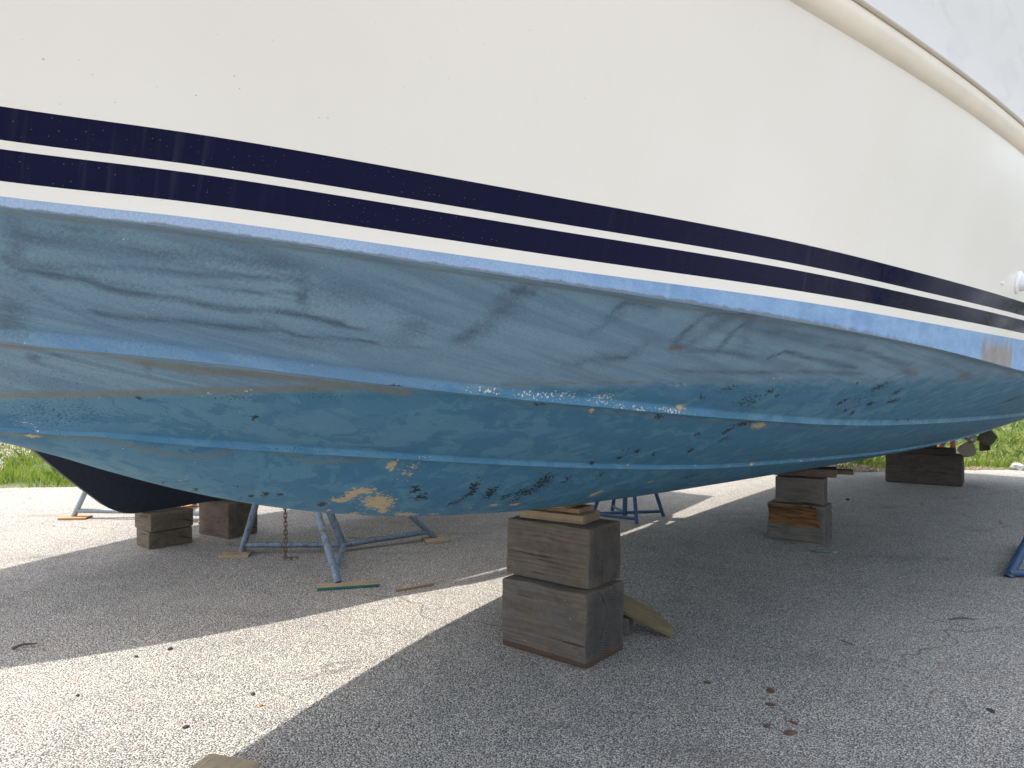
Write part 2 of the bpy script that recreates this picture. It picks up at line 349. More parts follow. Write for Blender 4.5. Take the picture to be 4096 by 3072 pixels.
def m_bottom():
    t = NT('worn_antifouling_paint'); t.dim = '2D'; u = t.uv()
    n_big = t.noise(t.map(u, (.7, 1.2, 1)), 3.2, 6, .62)
    # layers of old bottom paint: flat patches of two blues with ragged borders
    pn = t.add(t.noise(t.map(u, (1, 1.25, 1)), 8.5, 6, .70, .4), t.mul(t.add(t.attr('patch'), -.5), .22))
    pm = t.mr(pn, .51, .53)
    teal = t.mix(pm, (.062, .210, .345), (.100, .265, .395))
    pm2 = t.mr(t.noise(t.map(u, (.8, 1, 1), (3, 7, 0)), 4.2, 6, .66, .4), .54, .56)
    teal = t.mix(t.mul(pm2, .5), teal, (.062, .20, .352))
    blue = t.attr('blue'); teal = t.mix(t.mul(t.mr(t.add(blue, t.mul(t.add(t.noise(u, 24, 6, .7), -.5), .9)), .15, 1.0), .75), teal, (.085, .265, .47))  # sky-lit tone of the strake lips painted in as stronger blue
    # weathered band above the waterline
    gr = t.mix(t.mr(n_big, .35, .65), (.175, .31, .44), (.225, .375, .505))
    wav = t.noise(t.map(u, (.55, 7, 1)), 2.2, 5, .62, .5)
    gr = t.mix(t.mul(t.mr(wav, .45, .64), .6), gr, (.125, .225, .345))
    grain = t.noise(t.map(u, (1, .55, 1), (0, 0, 0), (0, 0, .5)), 150, 3, .7)
    stn = t.add(t.mul(t.attr('stain'), t.mr(t.noise(t.map(u, (1, 1.6, 1)), 7, 5, .6), .3, .62, .55, 1.25)), t.mul(t.add(grain, -.5), 1.0))
    gr = t.mix(t.mul(t.mr(stn, .02, .85), .85), gr, (.062, .108, .17))
    gr = t.mix(t.mul(t.mr(t.add(blue, t.mul(t.add(grain, -.5), 1.3)), .0, 1.15), .8), gr, (.12, .27, .49))
    sc = t.mr(t.add(t.attr('scum'), t.mul(t.add(t.noise(t.map(u, (1, 2.5, 1)), 9, 8, .72), -.5), .9)), .25, .75, 0, 1, True)
    col = t.mix(sc, teal, gr)
    slime_shade = t.mr(t.add(t.attr('slime_shade'), t.mul(t.add(t.noise(t.map(u, (.6, 3, 1)), 10, 6, .7), -.5), .7)), .25, .8)  # grime along the waterline, plus shade painted under the strake lips and chine
    col = t.mix(t.mul(slime_shade, .72), col, t.mix(t.noise(u, 40, 4), (.16, .175, .15), (.25, .25, .205)))
    dirt = t.mr(t.add(t.attr('brown'), t.mul(t.add(t.noise(u, 30, 6, .7), -.5), .8)), .3, .8)
    col = t.mix(t.mul(dirt, .8), col, (.14, .115, .075))
    # flaking: cream gelcoat, white filler and black undercoat
    rag = t.add(t.mul(t.noise(t.map(u, (1, 1, 1), (0, 0, 0), (0, 0, .35)), 62, 6, .74, .3), 1.0), -.5)
    diag = t.map(u, (1, 1, 1), (0, 0, 0), (0, 0, .5))
    ragb = t.add(t.noise(t.map(diag, (42, 105, 1)), 1, 7, .7, .5), -.5)
    ba = t.attr('black'); bk = t.mul(t.mr(t.add(t.mul(ba, .95), t.mul(ragb, 3.0)), .66, .70), t.mr(ba, .05, .12))
    col = t.mix(t.mul(bk, .93), col, (.018, .022, .024))
    pit = t.add(t.mul(t.attr('speck'), .17), t.noise(t.map(u, (1, 1.6, 1)), 150, 2, .5)); pk = t.mr(pit, .765, .785)
    col = t.mix(pk, col, (.014, .02, .03))
    ca = t.attr('cream'); cr = t.mul(t.mr(t.add(ca, t.mul(rag, 2.3)), .50, .53), t.mr(ca, .04, .1))
    cc = t.mix(t.noise(u, 60, 5, .7), (.45, .345, .19), (.66, .55, .36))
    col = t.mix(cr, col, cc)
    ws = t.add(t.mul(t.attr('white'), .225), t.noise(u, 105, 3, .6)); wk = t.mr(ws, .77, .79)
    col = t.mix(wk, col, (.75, .72, .64))
    fine = t.noise(u, 260, 3, .7)
    col = t.mix(1, col, t.ramp(fine, [(.3, .86), (.7, 1.08)]), 'MULTIPLY')
    h = t.add(t.mul(cr, -1.2), t.noise(u, 190, 2, .7))
    t.p(Base_Color=col, Roughness=t.mr(t.noise(u, 12, 4), .3, .7, .5, .72), Specular_IOR_Level=.35, Normal=t.bump(h, .35, .003))
    return t.m

M = dict(asphalt=m_asphalt(), gel=m_gelcoat(), stripe=m_stripe(), boot=m_boot(), bottom=m_bottom(),
    rail=m_plain('cream_rubber_rail', (.70, .655, .56), .38, bscale=6, var=.06),
    bead=m_plain('tan_rail_bead', (.36, .31, .23), .5, bscale=6, var=.08),
    bulwark=m_plain('white_bulwark_gelcoat', (.60, .60, .585), .6, bscale=2.2, var=.07),
    deck=m_plain('white_deck', (.7, .7, .68), .5), navy=m_plain('navy_bottom_paint', (.012, .017, .034), .62, bscale=30, var=.25),
    bronze=m_plain('dull_bronze', (.30, .275, .21), .55, .0, .2, 25, .2), steel=m_plain('shaft_steel', (.42, .43, .42), .35, .8, 0, 30, .1),
    rudder=m_plain('dark_green_rudder', (.018, .035, .028), .55, 0, .15, 25, .3),
    black=m_plain('black_strut', (.02, .02, .02), .6), plastic=m_plain('white_plastic', (.78, .8, .82), .3, var=.03),
    hole=m_plain('dark_hole', (.1, .12, .14), .7),
    pipe_blue=m_pipe('chipped_grey_blue_pipe', (.15, .225, .30), (.13, .09, .07), .55, (.36, .41, .44)), pipe_pale=m_pipe('galvanised_pale_pipe', (.32, .38, .42), chip=.62),
    paint_blue=m_pipe('blue_painted_steel', (.018, .075, .185), (.03, .03, .035), .64, (.028, .09, .22)),
    paint_blue_chip=m_pipe('worn_blue_painted_steel', (.022, .08, .20), (.07, .07, .08), .54, (.04, .11, .25)),
    red=m_plain('faded_red_paint', (.22, .055, .045), .6, 0, .2, 30, .25), rust=m_plain('rusty_chain', (.14, .085, .055), .85, 0, .5, 60, .45),
    twig=m_plain('dry_twig', (.13, .105, .085), .9, 0, .3, 60, .3), leaf=m_plain('dry_leaf', (.11, .06, .04), .85, 0, .3, 40, .4),
    grit=m_plain('dark_grit', (.05, .047, .045), .95, 0, .3, 60, .3), glass=m_plain('crushed_green_plastic', (.22, .30, .26), .25, 0, .3, 50, .5),
    stone=m_plain('pale_limestone', (.36, .36, .355), .9, 0, .5, 30, .25), post=m_plain('weathered_grey_post', (.38, .38, .36), .9, 0, .4, 30, .2))

def m_bulwark():
    t = NT('bulwark_painted_reflection'); v = t.obj(); c = t.xyz(v)
    rip = t.math('SINE', t.add(t.mul(t.noise(t.map(v, (.8, .8, 2.2)), 1.4, 3, .5), 60), t.mul(c[2], 14)))  # grey ripple bands paint a faint reflection into the white
    col = t.mix(t.mul(t.mr(rip, .2, 1), t.mr(t.noise(v, 2.0, 3), .42, .62, 0, .35)), (.61, .61, .595), (.50, .51, .515))
    sc = t.mul(t.mr(t.noise(t.map(v, (2, 2, .7)), 24, 4, .7), .66, .72), t.mr(t.noise(v, 1.7, 2), .5, .6))
    col = t.mix(t.mul(sc, .35), col, (.30, .29, .27))
    t.p(Base_Color=col, Roughness=.55, Specular_IOR_Level=.08); return t.m
M['bulwark'] = m_bulwark()
# ------------------------------------------------------------------ ground
EDGE = lambda x: 10.27+.14*x
def ground():
    me = bpy.data.meshes.new('ground')
    me.from_pydata([(-600, -600, -.03), (600, -600, -.03), (600, 900, -.03), (-600, 900, -.03)], [], [(0, 1, 2, 3)])
    g = tag(mesh_obj('ground', me, m_dirt, smooth=False), kind='structure')
    # paved yard with a ragged edge against the verge
    xs = np.arange(-45, 60.01, .12)
    top = [(x, EDGE(x)+.06*mnoise.noise(Vector((x*1.3, 3, 0)))+.04*mnoise.noise(Vector((x*6, 9, 0))), 0) for x in xs]
    bm = bmesh.new(); a = [bm.verts.new(p) for p in top]; b = [bm.verts.new((p[0], -60, 0)) for p in top]
    for i in range(len(xs)-1): bm.faces.new((a[i], b[i], b[i+1], a[i+1]))
    tag(bm_obj('paved_yard', bm, M['asphalt'], smooth=False), kind='structure')
def m_verge():
    t = NT('verge_soil'); v = t.obj()
    n = t.noise(v, 1.1, 6, .6)
    col = t.ramp(n, [(.35, (.05, .085, .02)), (.5, (.085, .115, .03)), (.62, (.20, .155, .10)), (.75, (.30, .25, .18))])
    col = t.mix(1, col, t.ramp(t.noise(v, 45, 4, .7), [(.3, .5), (.7, 1.3)]), 'MULTIPLY')
    t.p(Base_Color=col, Roughness=.95, Normal=t.bump(t.noise(v, 30, 5), .8, .03)); return t.m
m_dirt = m_verge()
ground()
def verge():
    xs = np.linspace(-45, 60, 150); ys = np.concatenate([np.linspace(0, 6, 30), np.linspace(7, 60, 25)])
    g = np.zeros((len(ys), len(xs), 3))
    for j, d in enumerate(ys):
        for i, x in enumerate(xs):
            y = EDGE(x)+d-.08
            z = .005+min(d*.03, .10)+.05*mnoise.noise(Vector((x*.7, y*.7, 0)))*min(1, d)
            g[j, i] = (x, y, z-(.03 if j == 0 else 0))
    me = bpy.data.meshes.new('grass_verge'); me.from_pydata([tuple(p) for p in g.reshape(-1, 3)], [], grid_faces(len(ys), len(xs)).tolist())
    tag(mesh_obj('grass_verge', me, m_dirt), kind='structure')
verge()
def m_leafy(name, a, b, trans=.4):
    t = NT(name); v = t.obj(); rnd = t.attr('rnd')
    col = t.mix(rnd, a, b)
    t.p(Base_Color=col, Roughness=.55, Specular_IOR_Level=.3)
    tr = t.n('ShaderNodeBsdfTranslucent', {'Color': col}); mx = t.n('ShaderNodeMixShader', {0: trans, 1: t.b.outputs[0], 2: tr.outputs[0]})
    t.t.links.new(mx.outputs[0], t.t.nodes['Material Output'].inputs[0]); return t.m
def blades(name, pts, hfun, wfun, mat, label, lean=.5, leafy=False):
    """many small bent blades or leaves, each two or three quads"""
    n = len(pts); V = []; Fc = []; rn = []
    for i, (x, y, z) in enumerate(pts):
        h = hfun(); w = wfun(); a = rng.uniform(0, 6.283); l = rng.uniform(.1, lean)*h; ca, sa = math.cos(a), math.sin(a)
        b = rng.uniform(0, 6.283); dx, dy = math.cos(b)*w, math.sin(b)*w; k = len(V); r = rng.uniform()
        if leafy:
            V += [(x-dx*.2, y-dy*.2, z), (x+ca*l*.5-dx, y+sa*l*.5-dy, z+h*.45), (x+ca*l, y+sa*l, z+h*rng.uniform(.5, .95)), (x+ca*l*.5+dx, y+sa*l*.5+dy, z+h*.55)]
            Fc.append((k, k+1, k+2, k+3)); rn += [r]*4
        else:
            V += [(x-dx, y-dy, z), (x+dx, y+dy, z), (x+ca*l*.4+dx*.7, y+sa*l*.4+dy*.7, z+h*.6), (x+ca*l*.4-dx*.7, y+sa*l*.4-dy*.7, z+h*.6), (x+ca*l, y+sa*l, z+h)]
            Fc += [(k, k+1, k+2, k+3), (k+3, k+2, k+4)]; rn += [r]*5
    me = bpy.data.meshes.new(name); me.from_pydata(V, [], Fc)
    at = me.attributes.new('rnd', 'FLOAT', 'POINT'); at.data.foreach_set('value', np.array(rn, np.float32))
    o = mesh_obj(name, me, mat, smooth=False); return tag(o, label, name.replace('_', ' '), kind='stuff')
def scatter(n, x0, x1, d0, d1, keep):
    out = []
    while len(out) < n:
        x = rng.uniform(x0, x1); d = d0+(d1-d0)*rng.uniform()**1.4; y = EDGE(x)+d
        if keep(x, y, d): out.append((x, y, .0+min(d*.03, .10)))
    return out
clump = lambda x, y, s, o: mnoise.noise(Vector((x*s+o, y*s, o)))
g1 = scatter(46000, -11, 13, -.03, 7, lambda x, y, d: clump(x, y, .9, 1) > (-.35 if x < 3 else .10+.2*(d < .8)) and (d > .12 or rng.uniform() < .35))
blades('grass', g1, lambda: rng.uniform(.05, .20), lambda: rng.uniform(.004, .009), m_leafy('grass_blade', (.10, .185, .02), (.30, .37, .05)), 'sunlit bright green grass growing along the edge of the paved yard', .9)
g2 = scatter(22000, -14, 16, .45, 13, lambda x, y, d: clump(x, y, .8, 5) > (.0 if x < 3 else -.3))
blades('weeds', g2, lambda: rng.uniform(.08, .34), lambda: rng.uniform(.012, .03), m_leafy('weed_leaf', (.075, .14, .025), (.27, .32, .08)), 'broad leaved light green weeds standing in the grass verge', 1.0, True)
g3 = scatter(16000, -13, -3.5, .9, 9, lambda x, y, d: clump(x, y, .7, 11) > -.12 and d > 1.2+.5*clump(x, y, 1.5, 3))
g3 = [(x, y, z+rng.uniform(.05, .2)) for x, y, z in g3]
blades('white_clover_flowers', g3, lambda: rng.uniform(.02, .05), lambda: rng.uniform(.008, .018), m_leafy('flower_white', (.55, .45, .38), (.80, .72, .66)), 'tiny white flowers thick in the grass beside the navy keel', .8, True)
g4 = scatter(13000, 3.5, 13, -.02, 4.5, lambda x, y, d: clump(x, y, .9, 1) < .2)
blades('dry_straw', g4, lambda: rng.uniform(.02, .07), lambda: rng.uniform(.004, .012), m_leafy('straw', (.26, .17, .10), (.52, .42, .30), .15), 'dry brown straw and leaf litter at the edge of the paving', 3.0, True)
BLOBS = {
 'cream': [(-1.248, 0.147, 13.3, 8.9, 2.2, -14.2, 1), (-1.405, 0.14, 22.7, 13.5, 9.7, -46.5, 1), (-1.357, 0.215, 17.3, 10.5, 8.4, -41.2, 1), (-1.383, 0.177, 31.7, 19, 7.7, -37.2, 1), (-1.192, 0.087, 34.4, 24, 3.5, -32.2, 1), (-1.341, 0.372, 22.1, 31.2, 44.4, -9.9, 1), (-2.317, 0.172, 114.7, 23.7, 65.6, -75.2, 1), (-2.273, 0.189, 142.7, 30.8, 42.6, -67.3, 1), (-2.291, 0.176, 168.8, 35.5, 81.8, -119.6, 1), (-0.793, 0.124, 25.5, 22.8, -1.7, -73.8, 1), (-0.648, 0.135, 22.3, 21.7, -2.8, -56.5, 1), (-0.528, 0.142, 28.8, 29.9, -3.8, -52.7, 1), (-0.081, 0.245, 13.8, 21.1, 31.4, 4, 1), (0.194, 0.381, 25.9, 40.9, 5.6, -48.1, 1), (0.042, 1.056, 12.6, 26.7, 11.9, -27, 1), (-0.616, 1.1, 32.2, 39, 12.7, -53, 0.8), (0.761, 0.662, 38.7, 15.1, 2.9, -107.9, 1), (-0.286, 0.598, 62.1, 66.7, 8.9, -89.6, 0.8), (1.202, 0.704, 44.5, 111.8, -5.8, -120.1, 1), (1.368, 0.695, 45.5, 118.9, -6.8, -127.2, 1), (1.612, 0.76, 62.7, 180.7, -8.8, -191.1, 0.8), (1.555, 0.71, 47.4, 53.8, 1.2, -98.8, 0.7), (-1.265, 0.39, 13.2, 10.4, 23.6, -42.1, 0.5), (-1.265, 0.351, 19.2, 12.3, 4.2, -19.6, 0.42), (-1.104, 1.02, 79.1, 38.5, 63.1, -242.5, 0.8), (-0.934, 0.944, 42.7, 62.8, 63.8, 14.6, 0.9), (-1.476, -0.022, 27.1, 16.3, 25.4, -27.3, 0.8), (-1.394, 0.05, 178.2, 126.6, -186.8, -113.5, 0.8), (-1.276, 0.034, 23.3, 16.5, 14.3, -36.1, 0.8), (-1.06, 0.049, 13.7, 11.1, 0.6, -35.3, 0.85), (-0.906, 0.046, 26.5, 22.1, -4.6, -67.9, 0.85), (-1.906, 0.102, 57.2, 45.1, 82.5, 2.2, 0.7)],
 'white': [(-1.24, 0.989, 9.5, 4.2, 14.7, -52.8, 1), (-0.991, 1.048, 11.8, 11.4, 7.9, -27.7, 1), (-1.398, 0.958, 13.6, 2.3, 19.1, -66, 1), (-1.286, 0.486, 29.4, 4.4, 33.1, -153.2, 1), (-1.953, 0.672, 32.7, 13, 37.1, -74.8, 1), (-2.312, 0.255, 47, 7.2, 29.4, -39.4, 1), (-2.281, 0.233, 80.3, 13, 44, -62.9, 1), (-2.258, 0.241, 104, 12.2, 108.1, -191.9, 1), (-0.812, 1.046, 12.6, 11.6, 5.5, -73.9, 1.25), (-0.658, 1.075, 10.7, 11, 5.1, -82.5, 1.25), (-0.908, 1.036, 19.7, 18.1, 13.8, -81.9, 1.2), (-1.639, 0.416, 60.8, 29, 31.5, -82.7, 1), (-1.514, 0.454, 325.2, 253.1, 345.9, 224, 1), (-1.156, 1.016, 13, 13.1, 13.6, -36.4, 1), (-2.026, 0.622, 43.4, 15.1, 48.1, -92.2, 1), (0.217, 0.632, 34.2, 25, 8.1, -126.9, 1), (-0.396, 1.368, 8.8, 16.4, 29, -97.2, 1), (-0.77, 1.206, 13.8, 18.8, 24.2, -75.6, 0.9)],
 'black': [(-1.107, 0.21, 15, 12.7, 13.7, -25.3, 1), (-0.921, 0.311, 10.1, 19.9, 28.3, 9.6, 1), (-0.897, 0.254, 12.2, 16, 32.7, -0.3, 1), (-0.801, 0.272, 11.6, 16, 20, 0.2, 1), (-1.165, 0.261, 42.9, 30.5, 5.7, -38.5, 1.55), (-0.677, 0.232, 15.8, 18.8, 16.6, -10.1, 0.9), (-0.906, 0.172, 18.5, 18.2, 20, -22.9, 1), (-1.445, 0.093, 50.7, 29.3, 12, -50.8, 1.55), (-0.599, 0.378, 9.1, 13.5, 14.8, -2.5, 1), (-0.602, 0.283, 8, 9.2, 7.5, -13.1, 1), (-0.59, 0.199, 12.8, 14.2, 10.4, -23.9, 0.8), (-0.632, 0.444, 22.8, 34.7, 54.1, -13.1, 1), (-0.483, 0.407, 14.4, 22.6, 22.9, -3.4, 0.85), (-0.315, 0.458, 21.6, 36.7, 38.5, -3.3, 1), (-0.406, 0.734, 18.3, 36.7, 38.6, 13.8, 1), (-0.271, 0.723, 17.6, 39, 39.1, 22.5, 1), (-0.428, 0.66, 38.2, 67.7, 68.5, 15.2, 1.55), (-0.514, 0.585, 60.7, 58.9, 7.5, -60.5, 1.55), (-0.246, 0.924, 20.9, 41.9, 32, -17.3, 1), (-0.1, 0.982, 10.8, 27.3, 33.7, 3.1, 1), (-0.011, 0.914, 8.1, 17.8, 15.4, -7.5, 0.75), (-0.078, 1.048, 8.1, 16.6, 14.3, -26.2, 1), (-0.085, 0.788, 21.4, 46.6, 48.3, 13.4, 1.55), (-0.593, 1.175, 45.5, 48, -3.5, -48, 1), (-0.535, 1.258, 9.1, 17.1, 16.8, -25.2, 0.75), (-0.329, 1.221, 5.4, 12.8, 8.8, -5, 0.68), (-1.148, 0.919, 24.7, 27, 29.4, -55.9, 1), (-0.611, 0.99, 19.7, 33, 27, -0.8, 1), (0.442, 0.459, 6.8, 12.9, 14.1, -19.1, 1), (-0.816, 1.049, 4.4, 4.2, 21.5, -164.3, 0.7), (-0.301, 1.297, 10.8, 35.9, 37.3, 8.3, 1), (-0.222, 1.284, 15.6, 52.5, 48.3, 12.7, 1), (0.338, 1.493, 4, 17.1, 23.3, -6.6, 1), (0.565, 1.497, 7, 32.8, 28.3, -5.7, 1), (0.268, 1.353, 4.3, 17, 36.1, 5.2, 1), (0.693, 1.441, 5.6, 22, 15.6, -21.1, 1), (0.433, 1.305, 12.1, 47.4, 39.1, 8.6, 1), (0.526, 1.303, 13.2, 62.6, 48.1, 42.2, 1.55), (1.226, 1.302, 6.3, 35.2, 30.5, -33.3, 1), (1.387, 1.321, 18.2, 106.1, 51.4, 94.6, 1.55), (2.488, 1.462, 11.9, 96.6, 33.8, 91.3, 1), (2.445, 1.68, 1.2, 11.4, 11.2, -2.6, 1), (0.125, 1.475, 16.6, 50.1, 37.6, -70.9, 1), (0.526, 1.386, 13.6, 51.4, 33.6, -22.8, 1.55), (3.159, 1.508, 5.4, 50.5, 16.6, 48, 0.66), (0.894, 1.534, 1.4, 7.9, 6.8, -0.6, 0.5), (0.401, 1.396, 1.6, 6.1, 5, -1.1, 0.48), (-0.442, 0.699, 3.8, 6.2, 6.5, -2.1, 0.42), (-0.531, 0.353, 3, 3.8, 3.7, -4.7, 0.4), (-1.091, 0.218, 7.1, 5.3, 1.3, -12.2, 0.4), (-2.18, 0.397, 188.8, 44.2, 47.4, -62.7, 1.55), (-2.248, 0.487, 165.2, 37.3, 55.1, -70.9, 1.55), (-2.145, 0.527, 118.9, 31.9, 61.8, -101.9, 1.55), (-1.944, 0.264, 162.7, 76.6, 176.8, 32.9, 1.55), (-2.02, 0.17, 171.9, 57.9, 59.7, -108.6, 1.55), (-1.883, 0.55, 145.2, 60.1, 27.7, -59, 1.55), (-1.937, 0.059, 119.7, 69.6, 113.9, 5.9, 1.55), (-1.764, 0.138, 125.6, 55.7, 24.5, -59, 1.55), (-1.718, 0.052, 120, 57.7, 31, -52.7, 1.55), (-1.695, 0.087, 118.6, 57.2, 28.9, -65.2, 1.55), (-1.85, 0.054, 149.3, 63.9, 44.3, -53.4, 1.55), (-2.066, 0.601, 143.1, 46.2, 70.5, -129.7, 1.55), (-2.307, 0.451, 275.1, 54.1, 60.2, -71.3, 1.55), (-1.66, 0.114, 57.8, 28.5, 19.6, -53.6, 1.55), (-1.818, 0.74, 37, 17.3, 85.3, -195, 0.8), (-1.651, 0.889, 22.4, 10.8, 15, -109.6, 0.9), (-1.438, 0.15, 91.1, 52.5, 21.2, -94.6, 1.55), (-1.615, 0.126, 84.5, 42.7, 23.9, -76.9, 1.55)],
 'speck': [(-2.262, 0.342, 8, 1.5, 7.6, -10.1, 1), (-1.958, 0.631, 9.1, 3.5, 22.7, -45, 1), (-1.771, 0.727, 11.8, 5.8, 26.6, -63, 1), (-0.937, 1.101, 13, 15, 6.6, -19.6, 0.7), (-0.398, 1.209, 3.6, 6.2, 2.8, -10.5, 0.7), (-1.702, 0.403, 6.8, 0.7, 25.4, -99.8, 0.8), (-2.321, 0.505, 7.6, 1.5, 9.8, -11.6, 0.4)],
 'brown': [(-0.984, 1.353, 19.3, 27.2, 22.3, -41.5, 1), (0.374, 1.616, 4.6, 14.8, 4.6, -18.4, 0.62), (0.911, 1.713, 4.2, 16.6, 2.3, -18.8, 0.68), (-2.262, 0.177, 123.1, 27.2, 56.3, -95, 0.7), (-1.435, 1.122, 19, 15.2, 16, -38.3, 0.3), (-1.469, 1.121, 29.2, 22.7, 20.4, -48.2, 0.35), (1.338, 1.836, 4.3, 30.1, 9.1, -29, 0.6), (-1.851, 0.927, 26.2, 11.3, 23.2, -45.2, 0.2)],
 'patch': [(-2.227, 0.429, 4.1, 0.9, 6.7, -8.6, 1.15), (-1.95, 0.164, 2.5, 0.9, 3.4, -6.7, 1.15), (-1.566, 0.635, 2.4, 1.4, 2.4, -6.4, 1), (-2.135, -0.025, 8.3, 2.7, 10.4, -0, 1), (-0.779, 0.595, 2.9, 3.1, 3.1, -14.8, 1), (-0.998, 0.707, 6, 12.3, 44.2, 18.9, 1.4), (-1.014, 0.871, 5.9, 20.8, 57.5, 30.4, 1.3), (0.255, 1.279, 1.2, 2.8, 1.7, -8.8, 0.6), (0.079, 0.87, 1, 1.7, 0.7, -5.3, -0.3)],
 'stain': [(-2.424, 0.758, 36.5, 4.5, 9.1, -9.6, 0.75), (-2.014, 1.145, 80.5, 32.8, 6.3, -14.7, 0.85), (-1.747, 1.117, 21.5, -1.7, -9.6, -13.9, 0.45), (-1.588, 1.307, 12.8, 19.4, 23.2, -8.1, 0.6), (-1.588, 1.223, 6.9, 14.7, 30, 0.6, 0.5), (-1.603, 1.149, 32.9, 23, 19.3, -43, 0.5), (-0.945, 1.508, 2.7, 8.5, 29.3, -1.8, 0.55), (-0.961, 1.427, 3.3, 10.9, 33.2, 3.7, 0.4), (-1.005, 1.422, 4.6, 21.6, 34.3, 12.4, 0.4), (-0.638, 1.549, 4.4, 6.5, 5.4, -30.2, 0.4), (-1.176, 1.212, 7.2, 8.9, 14.5, -18.3, 0.5), (-1.1, 1.295, 7.6, 15.5, 34.2, -7.6, 0.4), (-2.41, 0.993, 14.5, 2.2, 11.5, -28.6, 0.35), (-1.949, 1.161, 11.5, 4.9, 7.8, -22.1, 0.4), (-1.923, 0.981, 13.1, 5.5, 10.5, -20.7, 0.3), (-0.953, 1.467, 3.6, 18.7, 49.8, 19.3, 0.6), (-0.881, 1.553, 6.7, 18.3, 30.7, 36.2, 0.6)],
}
